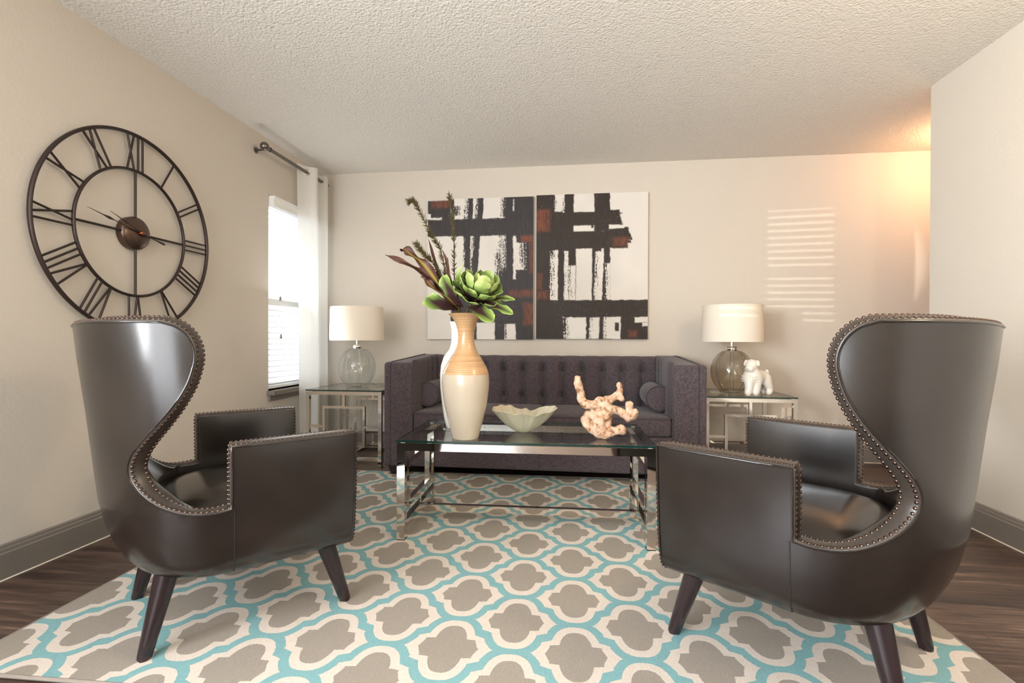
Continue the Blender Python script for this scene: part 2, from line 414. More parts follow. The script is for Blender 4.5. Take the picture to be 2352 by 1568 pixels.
# baseboards: profile swept along the wall
def baseboard(name, p0, p1, nrm):
    prof = [(0, 0), (.017, 0), (.017, .105), (.0135, .109), (.0125, .122), (.0095, .126), (.0085, .136), (.004, .141), (0, .141)]
    bm = bmesh.new(); p0, p1, nrm = Vector(p0), Vector(p1), Vector(nrm)
    R_ = [[bm.verts.new(p + nrm*d + Vector((0, 0, z))) for d, z in prof] for p in (p0, p1)]
    for k in range(len(prof)-1): bm.faces.new((R_[0][k], R_[0][k+1], R_[1][k+1], R_[1][k]))
    bm.faces.new(R_[0]); bm.faces.new(R_[1][::-1])
    o = struct(name, bm, M['trim'])
    bm = bmesh.new(); tube(bm, [p0 + nrm*.0185 + Vector((0, 0, .002)), p1 + nrm*.0185 + Vector((0, 0, .002))], .0035, 6)
    k = obj('caulk_line', bm, M['caulk'], o); k['label'] = 'pale caulk line along the floor'
baseboard('baseboard_left', (0, YB, 0), (0, 0, 0), (1, 0, 0))
baseboard('baseboard_back', (0, 0, 0), (6.2, 0, 0), (0, -1, 0))
baseboard('baseboard_right', (XR, YB, 0), (XR, YR, 0), (-1, 0, 0))
baseboard('baseboard_end', (XR, YR, 0), (XR+.12, YR, 0), (0, 1, 0))

# ------------------------------------------------------------------ rug
RTH = .0269
def rug():
    ox, oy = 1.8764, -2.7684
    # local extents chosen so the bound edges fall where the rug lies
    x0, x1, y0, y1 = -1.412, 1.612, -.255, 1.985
    bm = bmesh.new(); nx, ny = 90, 66; P = []
    for j in range(ny+1):
        row = []
        for i in range(nx+1):
            x = x0+(x1-x0)*i/nx; y = y0+(y1-y0)*j/ny
            row.append((x, y, .0095))
        P.append(row)
    V = grid(bm, P)
    r = bmesh.ops.extrude_face_region(bm, geom=bm.faces[:])
    for q in r['geom']:
        if isinstance(q, bmesh.types.BMVert): q.co.z = .0005
    o = obj('area_rug', bm, M['rug'])
    o.location = (ox, oy, 0); o.rotation_euler = (0, 0, RTH)
    tag(o, 'large area rug with blue and cream trellis around grey motifs', 'rug')
    bm = bmesh.new()
    for a, c_ in (((x0, y0), (x1, y0)), ((x1, y0), (x1, y1)), ((x1, y1), (x0, y1)), ((x0, y1), (x0, y0))):
        tube(bm, [(a[0], a[1], .0062), (c_[0], c_[1], .0062)], .0056, 8)
    k = obj('bound_edge', bm, M['rugedge'], o); k['label'] = 'narrow pale bound edge'
rug()

# ------------------------------------------------------------------ wing armchairs
FC, NP = -.06, 2.3
def plan_a(z): return interp(z, [.235, .25, .28, .35, .45, .63, 1.01], [.325, .352, .370, .383, .390, .398, .405])
def plan_b(z): return interp(z, [.235, .25, .28, .32, .37, .45, .55, .73, .89, 1.01], [.285, .315, .340, .362, .380, .398, .409, .428, .448, .460])
def th_(u): return .062 - .018*min(1, max(0, (u-UA0)/.16))
UA0 = .045
def in_a(z, u): return plan_a(max(z, .36)) - th_(u)
def in_b0(z): return interp(z, [.36, .445, .52, .6, .8, 1.01], [.215, .232, .290, .322, .358, .392])
def in_b(z, s_, u):
    q = min(1, max(0, s_)/.42); q = q*q*(3-2*q); return (plan_b(max(z, .40)) - th_(u))*(1-q) + in_b0(z)*q
FRONT = .288
def P3(u, z, inner=False, s_=0):
    """u in [-1,0] straight side from the front, [0,1] round the back to the centre line; side +1"""
    a, b_ = (in_a(z, u), in_b(z, s_, u)) if inner else (plan_a(z), plan_b(z))
    if u <= 0: return (FC + (-u)*(FRONT-FC), a, z)
    ph = u*PI/2
    return (FC - (b_ + FC)*math.sin(ph)**(2/NP), a*max(0, math.cos(ph))**(2/NP), z)
def u_of(f, z):
    if f >= FC: return -(f-FC)/(FRONT-FC)
    q = min(1, (FC-f)/(plan_b(z)+FC)); return math.asin(q**(NP/2))/(PI/2)
EDGE = catmull([(-.085, .447, 0), (-.13, .442, 0), (-.18, .447, 0), (-.225, .463, 0), (-.262, .486, 0), (-.292, .518, 0), (-.310, .555, 0), (-.315, .590, 0),
                (-.305, .627, 0), (-.283, .665, 0), (-.255, .703, 0), (-.228, .742, 0), (-.205, .780, 0), (-.186, .820, 0), (-.174, .860, 0), (-.168, .900, 0),
                (-.173, .937, 0), (-.190, .972, 0), (-.218, .998, 0), (-.255, 1.012, 0)], 3)
def edge_offset(E):
    out = []
    for i, p in enumerate(E):
        d = (E[min(i+1, len(E)-1)] - E[max(i-1, 0)]).normalized(); k = .012*min(1, max(0, (i-4)/14))
        out.append(Vector((p.x - d.y*k, p.y + d.x*k, 0)))
    return out
EDGE_O = [(u_of(p.x, p.y), p.y) for p in edge_offset(EDGE)]
EDGE = [(u_of(p.x, p.y), p.y) for p in EDGE]
UA = u_of(-.085, .447)
ARMZ = .634
def coons(nt_, ns, L, zc):
    uT, zT = L[-1]
    def Lf(t):
        k = t*(len(L)-1); i = min(int(k), len(L)-2); q = k-i
        return Vector((L[i][0]*(1-q)+L[i+1][0]*q, L[i][1]*(1-q)+L[i+1][1]*q))
    Rf = lambda t: Vector((1, .447 + (zc-.447)*t))
    Bf = lambda s_: Vector((UA + (1-UA)*s_, .447))
    def Tf(s_): return Vector((uT + (1-uT)*s_, zT + (zc-zT)*s_ + .004*math.sin(PI*s_)))
    out = []
    for i in range(nt_+1):
        t = i/nt_; row = []
        for j in range(ns+1):
            s_ = j/ns
            p = Lf(t)*(1-s_) + Rf(t)*s_ + Bf(s_)*(1-t) + Tf(s_)*t - (Bf(0)*(1-s_)*(1-t) + Bf(1)*s_*(1-t) + Tf(0)*(1-s_)*t + Tf(1)*s_*t)
            row.append((p.x, p.y))
        out.append(row)
    return out, [Tf(k/14) for k in range(1, 15)]
COONS, TOPE = coons(56, 22, EDGE, 1.001)
COONS_O, TOPE_O = coons(56, 22, EDGE_O, .991)
def mir(P, side): return (P[0], -P[1]*side, P[2])       # local x = forward, side +1 = sitter's right
def chair_shell():
    bm = bmesh.new()
    for sd in (1, -1):
        for inner in (False, True):
            grid(bm, [[mir(P3(u, z, inner, j/22), sd) for j, (u, z) in enumerate(row)] for row in (COONS if inner else COONS_O)])
            # arm panel
            zs = [.447 + (ARMZ-.447)*k/8 for k in range(9)]; us = [-1 + (UA+1)*k/10 for k in range(11)]
            def puff(u, z):
                p = P3(u, z, inner, 0); q = .006*(1-abs(2*(u+1)/(UA+1)-1)**4)*(1-abs((z-.36)/.274)**4 if z > .36 else 1)
                return (p[0], p[1] + (q if not inner else -q*.8), p[2])
            grid(bm, [[mir(puff(u, z), sd) for u in us] for z in zs])
            zl = [.235, .238, .244, .25, .262, .28, .30, .33, .37, .41, .447] if not inner else [.36, .385, .415, .447]
            uu = us + [UA + (1-UA)*k/22 for k in range(1, 23)]
            grid(bm, [[mir(puff(u, z) if z > .26 and u <= UA else P3(u, z, inner, (u-UA)/(1-UA)), sd) for u in uu] for z in zl])
        # underside half
        uu = [-1 + (UA+1)*k/10 for k in range(11)] + [UA + (1-UA)*k/22 for k in range(1, 23)]
        row = [P3(u, .235) for u in uu]
        grid(bm, [[mir(p, sd) for p in row], [(p[0], 0, p[2]) for p in row]])
    bmesh.ops.remove_doubles(bm, verts=bm.verts, dist=.0012)
    me_o = bm
    return me_o
def band_path(E, T):
    p = [(-1, .245 + (ARMZ-.245)*k/16) for k in range(17)]
    p += [(-1 + (UA+1)*k/16, ARMZ) for k in range(1, 17)]
    p += [(UA, ARMZ + (.447-ARMZ)*k/10) for k in range(1, 11)]
    p += E[1:] + [(q.x, q.y) for q in T]
    return p
BAND = band_path(EDGE, TOPE); BAND_O = band_path(EDGE_O, TOPE_O)
def band_frames():
    """outer point, inner point, outward direction for one side"""
    O = [Vector(P3(u, z)) for u, z in BAND_O]; n_ = len(BAND)-len(TOPE); I = [Vector(P3(u, z, True, max(0, (k-n_+1)/14))) for k, (u, z) in enumerate(BAND)]
    out = []
    for k in range(len(O)):
        t = (O[min(k+1, len(O)-1)] - O[max(k-1, 0)]).normalized(); a = (I[k]-O[k])
        n = t.cross(a)
        n = n.normalized() if n.length > 1e-7 else Vector((1, 0, 0))
        out.append([O[k], I[k], n])
    # orient: away from the panel (panel interior is toward the back centre, low)
    for k, q in enumerate(out):
        u, z = BAND[k]
        if k <= 16: ref = Vector((1, 0, 0))
        elif k <= 32: ref = Vector((0, 0, 1))
        elif k <= 42: ref = Vector((-1, 0, 0))
        else:
            c0 = out[k-1][2]; ref = c0
        if k == 43: ref = Vector((0, 0, 1))
        if q[2].dot(ref) < 0: q[2] = -q[2]
    return out
BF = band_frames()
def chair_band():
    bm = bmesh.new()
    for sd in (1, -1):
        rows = []
        for O, I, n in BF:
            rows.append([mir(O + (I-O)*t + n*h_, sd) for t, h_ in ((-.03, -.002), (.0, .004), (.12, .0065), (.5, .0085), (.88, .0065), (1.0, .004), (1.03, -.002))])
        grid(bm, rows)
    bmesh.ops.remove_doubles(bm, verts=bm.verts, dist=.0008)
    return bm
def nail_spots():
    out = []
    for row, t in ((0, .13), (1, .87)):
        pts = [(O + (I-O)*t + n*.0072, n) for O, I, n in BF]
        acc = .01
        for (p, n), (q, m) in zip(pts, pts[1:]):
            L = (q-p).length; 
            while acc < L:
                k = acc/L; out.append((p.lerp(q, k), n.lerp(m, k).normalized())); acc += .0138
            acc -= L
    return out
NAILS = nail_spots()
def nail_mesh_into(bm, p, n, r=.0066, seg=8):
    u, v_ = frame_axes(n); rings = []
    for rr, hh in ((1, -.1), (.88, .26), (.5, .46)):
        rings.append([bm.verts.new(p + (u*math.cos(2*PI*k/seg) + v_*math.sin(2*PI*k/seg))*r*rr + n*r*hh) for k in range(seg)])
    for a, b_ in zip(rings, rings[1:]):
        for k in range(seg): bm.faces.new((a[k], a[(k+1) % seg], b_[(k+1) % seg], b_[k]))
    t = bm.verts.new(p + n*r*.52)
    for k in range(seg): bm.faces.new((rings[-1][k], rings[-1][(k+1) % seg], t))
bm = bmesh.new(); nail_mesh_into(bm, Vector((0, 0, 0)), Vector((0, 0, 1)), 00.0049, 10)
bmesh.ops.recalc_face_normals(bm, faces=bm.faces)
NAIL = bpy.data.meshes.new('nailhead'); bm.to_mesh(NAIL); bm.free(); NAIL.polygons.foreach_set('use_smooth', [True]*len(NAIL.polygons))
NAIL.materials.append(M['nail'])
def chair_cushion():
    bm = bmesh.new(); P = []
    n = 56
    for rr, z in ((.05, .462), (.3, .460), (.55, .453), (.75, .441), (.88, .427), (.96, .411), (1.0, .392), (.985, .372), (.95, .362)):
        row = []
        for k in range(n):
            a = 2*PI*k/n; c_, s_ = math.cos(a), math.sin(a)
            e = 2/3.4
            row.append((.028 + rr*.262*math.copysign(abs(c_)**e, c_), rr*.318*math.copysign(abs(s_)**e, s_), z))
        P.append(row)
    V = grid(bm, P, True); bm.faces.new(V[0]); bm.faces.new(V[-1][::-1]); return bm
SHELL = None
def armchair(label, loc, facing, near, cam_local):
    global SHELL
    t = thing('wing_armchair', label, 'armchair', loc, math.radians(facing), 'studded leather wing armchairs')
    if SHELL is None:
        a = obj('upholstered_shell', chair_shell(), M['leather'], t, 55)
        b_ = obj('edge_band', chair_band(), M['band'], t, 60)
        c_ = obj('seat_cushion', chair_cushion(), M['leather'], t, 60)
        bm = bmesh.new(); rbox(bm, .215, .284, -.325, .325, .245, .40, .015); d = obj('front_rail', bm, M['leather'], t, 50)
        bm = bmesh.new()
        box(bm, -.20, .25, -.315, .315, .345, .366)
        k_ = obj('seat_deck', bm, M['leather'], t)
        SHELL = [q.data for q in (a, b_, c_, d, k_)]; band = b_
    else:
        os_ = [link(nm, me, None, t) for nm, me in zip(('upholstered_shell', 'edge_band', 'seat_cushion', 'front_rail', 'seat_deck'), SHELL)]; band = os_[1]
    # seams down the outer sides
    for sd in (1, -1):
        bm = bmesh.new(); tube(bm, [Vector(mir(P3(UA-.01, z), sd)) + Vector((0, 0, 0)) for z in (.25, .28, .32, .37, .41, .447)], .0022, 6)
        obj('side_seam', bm, M['foot'], t)
    # welt along outer edge of the band
    bm = bmesh.new()
    for sd in (1, -1): tube(bm, [mir(O + (O-I)*.02 - n*.001, sd) for O, I, n in BF], .0030, 6)
    obj('welt', bm, M['leather'], t, 60)
    # legs: (top f, top s) -> (foot f, foot s)
    for (tf, ts), (ff, fs) in (((.225, .235), (.306, .255)), ((.225, -.235), (.306, -.255)), ((-.225, .205), (-.290, .222)), ((-.225, -.205), (-.290, -.232))):
        bm = bmesh.new(); p0 = Vector((tf, -ts, .262)); p1 = Vector((ff, -fs, 0))
        tube(bm, [p1, p1.lerp(p0, .03), p1.lerp(p0, .5), p0], [.0175, .0195, .027, .0345], 20)
        for vv in bm.verts:
            if vv.co.z < .004: vv.co.z = 0
        obj('leg', bm, M['dkwood'], t, 50)
    spots = []
    for sd in (1, -1):
        for p, n in NAILS: spots.append((Vector(mir(p, sd)), Vector(mir(n, sd)), sd))
    cl = Vector(cam_local)
    def score(q):
        p, n, sd = q; d = cl - p
        return d.length + (0 if n.dot(d.normalized()) > -.05 else 3) + (1.2 if sd != near else 0) 
    spots.sort(key=score)
    for p, n, sd in spots[:100]:
        o = link('nailhead', NAIL, None, band); o.location = p; o.rotation_euler = n.to_track_quat('Z', 'Y').to_euler()
    bm = bmesh.new()
    for p, n, sd in spots[100:]: nail_mesh_into(bm, p, n, 00.0049)
    o = obj('nailhead', bm, M['nail'], band, 180); o['kind'] = 'stuff'
    return t
def to_local(loc, facing):
    th = math.radians(facing); d = Vector((2.2655-loc[0], -4.2827-loc[1])); return (d.x*math.cos(th)+d.y*math.sin(th), -d.x*math.sin(th)+d.y*math.cos(th), .955)
LC = (1.036, -2.581, .0095); RC = (2.985, -2.577, .0095)
armchair('dark leather wing armchair below the big iron wall clock', LC, 46, 1, to_local(LC, 46))
armchair('dark leather wing armchair beside the pale wall, opposite the clock', RC, 142, -1, to_local(RC, 142))

# ------------------------------------------------------------------ sofa
def sofa():
    x0, x1, y0, y1 = .93, 3.113, -.905, -.05
    t = thing('tufted_sofa', 'dark grey tufted sofa with squared arms under the two paintings', 'sofa', (2.02, -.48, 0))
    base = Vector((2.02, -.48, 0))
    def add(name, bm, m, sm=40, bv=0, p=None):
        bmesh.ops.translate(bm, verts=bm.verts, vec=-base); return obj(name, bm, m, p or t, sm, bv)
    bm = bmesh.new(); rbox(bm, x0+.19, x1-.19, y0+.015, y1, .072, .318, .018); add('base_rail', bm, M['sofa'])
    bm = bmesh.new(); tube(bm, [(2.02, y0+.0145, .08), (2.02, y0+.0145, .31)], .0018, 6); add('rail_seam', bm, M['welt'])
    arms = []
    for sd, a, c_ in ((1, x0, x0+.203), (-1, x1-.215, x1)):
        bm = bmesh.new(); rbox(bm, a, c_, y0, y1, .072, .80, .022)
        for vv in bm.verts:
            if vv.co.z > .5: vv.co.z += .035*(vv.co.y-y0)/(y1-y0)*(vv.co.z-.5)/.3
        ar = add('arm', bm, M['sofa'], 40); arms.append(ar)
        # padded, channelled inner face
        xi = c_ if sd > 0 else a
        P = []
        for k in range(30):
            z = .44 + (.815-.44)*k/29; row = []
            for j in range(60):
                y = y0+.03 + (y1-.20-y0-.03)*j/59
                e = min(1, (j/59)/.10, (1-j/59)/.05); top = max(0, 1-((z-.775)/.045)**2)**.5 if z > .775 else 1
                ch = abs(math.sin(PI*(y+.30)/.155))**.55 if y > -.62 else 1
                fade = min(1, max(0, (y+.66)/.1)); ch = 1-(1-ch)*fade
                d = .028*max(0, e)**.5*top*(.45+.55*ch)
                zz = z + .03*(y-y0)/(y1-y0)*max(0, (z-.5)/.3)
                row.append((xi + sd*d - sd*.004, y, zz))
            P.append(row)
        bm = bmesh.new(); grid(bm, P); pad = add('arm_pad', bm, M['sofa'], 70)
        for z in (.735, .525):
            for y in (-.455, -.61)[:1]:
                bm = bmesh.new(); lathe(bm, [(.011, 0), (.011, .004), (.007, .008), (.001, .009)], 14)
                bmesh.ops.transform(bm, matrix=Matrix.Translation((xi+sd*.014, y, z)) @ Matrix.Rotation(sd*PI/2, 4, 'Y'), verts=bm.verts)
                add('button', bm, M['button'], 60, 0)
        # welt down the front corner, set in from the outer side
        xo = a+.052 if sd > 0 else c_-.052
        bm = bmesh.new(); tube(bm, [(xo, y0-.0005, .085), (xo, y0-.0005, .79), (xo, y0+.02, .802), (xo, -.09, .836)], .0032, 6); add('arm_welt', bm, M['welt'])
    # back block and tufted pad
    bm = bmesh.new(); rbox(bm, x0+.19, x1-.19, -.25, y1, .3, .822, .03); add('back_frame', bm, M['sofa'])
    cols = [2.78-.155*k for k in range(11)]; rows_ = (.727, .523)
    xa, xb = x0+.200, x1-.212
    P = []
    nz, nx = 70, 330
    for k in range(nz+1):
        # front face then rolled top
        q = k/nz; row = []
        for j in range(nx+1):
            x = xa + (xb-xa)*j/nx
            dx = min(abs(x-c_) for c_ in cols)
            groove = math.exp(-(dx/.020)**2)
            if q < .8:
                z = .40 + (.785-.40)*q/.8; y = -.325 + .05*(z-.45)
                pit = sum(math.exp(-((dx/.026)**2 + ((z-zr)/.03)**2)) for zr in rows_)
                pil = 1-min(1, dx/.0775); 
                d = .026*(1-(1-min(1, dx/.0775))**2.4) - .012*groove - .034*pit
                p = (x, y - d, z)
            else:
                a = (q-.8)/.2*PI/2*1.15; rr = .048
                y = -.308 + rr - rr*math.cos(a); z = .785 + rr*math.sin(a)
                d = .026*(1-(1-min(1, dx/.0775))**2.4)*(1-.6*(q-.8)/.2) - .008*groove*(1-(q-.8)/.2)
                p = (x, y - d*math.cos(min(a, PI/2)), z + d*.22*math.sin(a))
            e = min(1, min(j, nx-j)/6)
            row.append((p[0], p[1] + (1-e**.5)*.03, p[2]-(1-e**.5)*.012*(q > .8)))
        P.append(row)
    # continue down behind
    P.append([(p[0], -.20, .80) for p in P[-1]])
    bm = bmesh.new(); grid(bm, P); back = add('tufted_back', bm, M['sofa'], 80)
    for cx in cols:
        for zr in rows_:
            bm = bmesh.new(); lathe(bm, [(.012, 0), (.012, .004), (.008, .008), (.001, .0095)], 14)
            yy = -.325 + .05*(zr-.45) + .040
            bmesh.ops.transform(bm, matrix=Matrix.Translation((cx, yy-.002, zr)) @ Matrix.Rotation(PI/2, 4, 'X'), verts=bm.verts)
            add('button', bm, M['button'], 60, 0, None)
    # two seat cushions with welts
    for a, c_ in ((x0+.207, 2.012), (2.018, x1-.219)):
        bm = bmesh.new(); rbox(bm, a, c_, y0+.02, -.325, .318, .452, .024, 4, .022); cu = add('seat_cushion', bm, M['sofa'], 50)
        bm = bmesh.new()
        for z in (.438, .330):
            yy = y0+.0215
            tube(bm, [(a+.002, -.40, z), (a+.002, yy+.025, z), (a+.009, yy+.008, z), (a+.026, yy, z), (c_-.026, yy, z), (c_-.009, yy+.008, z), (c_-.002, yy+.025, z), (c_-.002, -.40, z)], .0038, 6)
        add('welt', bm, M['welt'], 60)
    for x in (x0+.075, x1-.075):
        for y, zb in ((y0+.065, .0095), (y1-.07, 0)):
            bm = bmesh.new(); v0 = box(bm, -.032, .032, -.032, .032, zb, .076)
            for q in v0:
                if q.co.z > .05: q.co.x *= 1.5; q.co.y *= 1.5
            bmesh.ops.translate(bm, verts=bm.verts, vec=(x, y, 0)); add('leg', bm, M['dkwood'], None, .003)
sofa()
def bolster(x, y, z, L, label):
    r = .086
    t = thing('bolster_pillow', label, 'pillow', (x, y, z), 0, 'round bolster pillows on the sofa')
    bm = bmesh.new()
    prof = [(.001, .004), (r*.5, .003), (r*.85, 0), (r*.97, .004), (r, .014), (r*1.01, L*.5), (r, L-.014), (r*.97, L-.004), (r*.6, L), (.001, L+.002)]
    lathe(bm, prof, 40, cap0=False, cap1=False)
    bmesh.ops.transform(bm, matrix=Matrix.Rotation(-PI/2, 4, 'X'), verts=bm.verts)
    obj('cover', bm, M['sofa'], t, 60)
    for q in (.004, L-.004):
        bm = bmesh.new(); torus(bm, (0, q, 0), (1, 0, 0), (0, 0, 1), r*.985, .0045, 44, 8); obj('welt', bm, M['welt'], t, 60)
bolster(1.198, -.745, .562, .36, 'charcoal bolster pillow behind the tall vases')
bolster(2.832, -.765, .562, .38, 'charcoal bolster pillow at the sofa end near the bulldog figurine')

# ------------------------------------------------------------------ chrome and glass tables
def bar(bm, p, q, t=.028, d=None):
    p, q = Vector(p), Vector(q); lo = [min(a, c_) for a, c_ in zip(p, q)]; hi = [max(a, c_) for a, c_ in zip(p, q)]
    ax = max(range(3), key=lambda i: hi[i]-lo[i]); d = d or t
    for i in range(3):
        if i != ax:
            hw = (t if i != 2 else d)/2; lo[i] -= hw; hi[i] += hw
    box(bm, lo[0], hi[0], lo[1], hi[1], lo[2], hi[2])
def chrome_table(t, fw_, depth, h, leg, rail, fr):
    """patterned faces stand in local x-z at y=0 and y=depth; width along x"""
    zt = h - .009 - .004         # underside of glass on pads
    for i, x in enumerate((leg/2, fw_-leg/2)):
        for y in (leg/2, depth-leg/2):
            bm = B(x-leg/2, x+leg/2, y-leg/2, y+leg/2, .004, zt); lg = obj('leg', bm, M['chrome'], t, None, .0012)
            obj('foot_pad', B(x-leg/2-.001, x+leg/2+.001, y-leg/2-.001, y+leg/2+.001, 0, .004), M['foot'], lg)
    bm = bmesh.new()
    for y0, y1 in ((0, leg), (depth-leg, depth)): box(bm, leg, fw_-leg, y0, y1, zt-rail, zt)
    for x0, x1 in ((0, leg), (fw_-leg, fw_)): box(bm, x0, x1, leg, depth-leg, zt-rail, zt)
    obj('top_frame', bm, M['chrome'], t, None, .0012)
    zb0, zb1 = .045, .045+rail
    for y in (leg/2, depth-leg/2):
        bm = bmesh.new(); box(bm, leg, fw_-leg, y-leg*.4, y+leg*.4, zb0, zb1); obj('bottom_rail', bm, M['chrome'], t, None, .0012)
        xa, xb = fw_*fr, fw_*(1-fr); za, zc = zb1 + (zt-zb1)*.17, zt - rail - (zt-zb1)*.19; k = leg*.72
        bm = bmesh.new(); e = k/2
        box(bm, xa-e, xb+e, y-e, y+e, zc-e, zc+e); box(bm, xa-e, xb+e, y-e, y+e, za-e, za+e)
        box(bm, xa-e, xa+e, y-e, y+e, za+e, zc-e); box(bm, xb-e, xb+e, y-e, y+e, za+e, zc-e)
        xm, zm = fw_/2, (za+zc)/2
        box(bm, xm-e, xm+e, y-e, y+e, zc+e, zt-rail); box(bm, xm-e, xm+e, y-e, y+e, zb1, za-e)
        box(bm, leg, xa-e, y-e, y+e, zm-e, zm+e); box(bm, xb+e, fw_-leg, y-e, y+e, zm-e, zm+e)
        obj('square_fretwork', bm, M['chrome'], t, None, .001)
    obj('stretcher', B(fw_/2-leg*.4, fw_/2+leg*.4, leg*.9, depth-leg*.9, zb0, zb1), M['chrome'], t, None, .0012)
    # glass
    bm = B(-.003, fw_+.003, -.003, depth+.003, h-.009, h); g = obj('glass_top', bm, M['top'], t)
    g.data.materials.append(M['topedge'])
    for p in g.data.polygons:
        if abs(p.normal.z) < .5: p.material_index = 1
    for x in (.022, fw_-.022):
        for y in (.022, depth-.022):
            bm = bmesh.new(); lathe(bm, [(.011, 0), (.011, .0045)], 18); bmesh.ops.translate(bm, verts=bm.verts, vec=(x, y, zt)); obj('glass_pad', bm, M['pad'], t, 40)
# coffee table: fretwork on its two short ends -> local x runs back along depth
ct = thing('coffee_table', 'long glass-topped chrome coffee table on the trellis rug', 'table', (1.426, -1.9908, .0095), .0313 + PI/2)
# build with faces at local y=0 (right end) .. depth; rotate so that local x -> world +y
chrome_table(ct, .589, 1.2024, .4745, .038, .036, .17)
ct.location = (1.426 + 1.2024*math.cos(.0313), -1.9908 + 1.2024*math.sin(.0313), .0095)
TZ = .484
e1 = thing('end_table', 'glass and chrome end table in the corner by the white curtain', 'table', (.229, -.690, 0), 0, 'chrome end tables either side of the sofa')
chrome_table(e1, .60, .58, .577, .027, .025, .235)
e2 = thing('end_table', 'glass and chrome end table holding the white bulldog figurine', 'table', (3.155, -.680, 0), 0, 'chrome end tables either side of the sofa')
chrome_table(e2, .60, .58, .577, .027, .025, .235)
EZ = .577

# ------------------------------------------------------------------ table lamps
def lamp(x, y, label, gm, ribm, cordpts):
    t = thing('table_lamp', label, 'lamp', (x, y, EZ), .2, 'glass globe table lamps')
    zc, R = .160, .148
    def r_at(z): return max(.03, R*math.sqrt(max(0, 1-((z-.155)/.168)**2)))
    prof = [(.055, .0), (.085, .004)] + [(r_at(z), z) for z in np.linspace(.02, .306, 30)] + [(.03, .312)]
    bm = bmesh.new(); rings = lathe(bm, prof, 64, cap1=False)
    for vv in bm.verts:
        a = math.atan2(vv.co.y, vv.co.x); k = 1 - .035*math.exp(-((a*8/(2*PI)) % 1 - .5)**2/.012)
        vv.co.x *= k; vv.co.y *= k
    obj('glass_globe', bm, gm, t, 60)
    bm = bmesh.new()
    for i in range(8):
        a = (i+.5)*2*PI/8
        tube(bm, [(r*.967*math.cos(a), r*.967*math.sin(a), z) for r, z in prof[2:-1:2]], .0015, 6)
    o = obj('glass_rib', bm, ribm, t, 60)
    bm = bmesh.new(); lathe(bm, [(.034, .308), (.036, .312), (.036, .336), (.033, .340)], 32); lathe(bm, [(.009, .34), (.009, .38), (.014, .38), (.014, .392)], 16)
    obj('chrome_cap', bm, M['chrome'], t, 40)
    bm = bmesh.new(); n = 56
    prof2 = [(.212, .374), (.2125, .374), (.2055, .640), (.205, .640), (.2035, .638), (.2105, .376)]
    V = [[(r*math.cos(2*PI*k/n), r*math.sin(2*PI*k/n), z) for k in range(n)] for r, z in prof2]
    V.append(V[0]); grid(bm, V, True); bmesh.ops.remove_doubles(bm, verts=bm.verts, dist=1e-5)
    sh = obj('drum_shade', bm, M['shade'], t, 40)
    bm = bmesh.new()
    for a in (0, 2*PI/3, 4*PI/3): tube(bm, [(0, 0, .392), (.21*math.cos(a), .21*math.sin(a), .378)], .0018, 6)
    obj('shade_spider', bm, M['chrome'], t)
    bm = bmesh.new(); tube(bm, catmull([Vector(p) for p in cordpts], 6), .0022, 6); obj('cord', bm, M['cord'], t, 60)
lamp(.515, -.42, 'table lamp with a clear glass globe in the corner by the curtain', M['clearlamp'], M['riblight'],
     [(.04, -.02, .003), (.12, .0, .003), (.19, .06, .003), (.22, .12, .003), (.17, .13, .003), (.14, .06, .003), (.16, .10, .003), (.10, .24, .003), (.06, .335, .003), (.04, .345, -.02), (.06, .345, -.2), (.0, .35, -.40)])
lamp(3.405, -.42, 'table lamp with a smoky glass globe beside the bulldog figurine', M['smoke'], M['ribdark'],
     [(.04, .02, .003), (.0, .12, .003), (-.05, .26, .003), (-.08, .335, .003), (-.08, .345, -.05), (-.02, .345, -.22), (.09, .345, -.26), (.0, .345, -.30), (-.06, .345, -.24), (.1, .35, -.2), (.40, .30, -.20)])

# ------------------------------------------------------------------ metaball based organic shapes
def meta(name, balls, res=.006, smooth=2):
    mb = bpy.data.metaballs.new(name+'_mb'); mb.resolution = res; mb.render_resolution = res; mb.threshold = .35
    o = bpy.data.objects.new(name+'_mb', mb); C.objects.link(o)
    for q in balls:
        e = mb.elements.new(); e.co = q[0]; e.radius = q[1]*1.55
        if len(q) > 2:
            e.type = 'ELLIPSOID'; e.size_x, e.size_y, e.size_z = q[2]
            if len(q) > 3: e.rotation = q[3]
    bpy.context.view_layer.update()
    dg = bpy.context.evaluated_depsgraph_get()
    me = bpy.data.meshes.new_from_object(o.evaluated_get(dg)); bpy.data.objects.remove(o); bpy.data.metaballs.remove(mb)
    bm = bmesh.new(); bm.from_mesh(me); bpy.data.meshes.remove(me)
    for _ in range(smooth): bmesh.ops.smooth_vert(bm, verts=bm.verts, factor=.5, use_axis_x=True, use_axis_y=True, use_axis_z=True)
    return bm
def chain(pts, k=4):
    """pts: (x,y,z,r) -> dense balls"""
    out = []
    for a, b_ in zip(pts, pts[1:]):
        L = (Vector(a[:3])-Vector(b_[:3])).length; n = max(1, int(L/(.45*min(a[3], b_[3]))))
        for i in range(n):
            q = i/n; out.append((tuple(a[j]*(1-q)+b_[j]*q for j in range(3)), a[3]*(1-q)+b_[3]*q))
    out.append((tuple(pts[-1][:3]), pts[-1][3])); return out
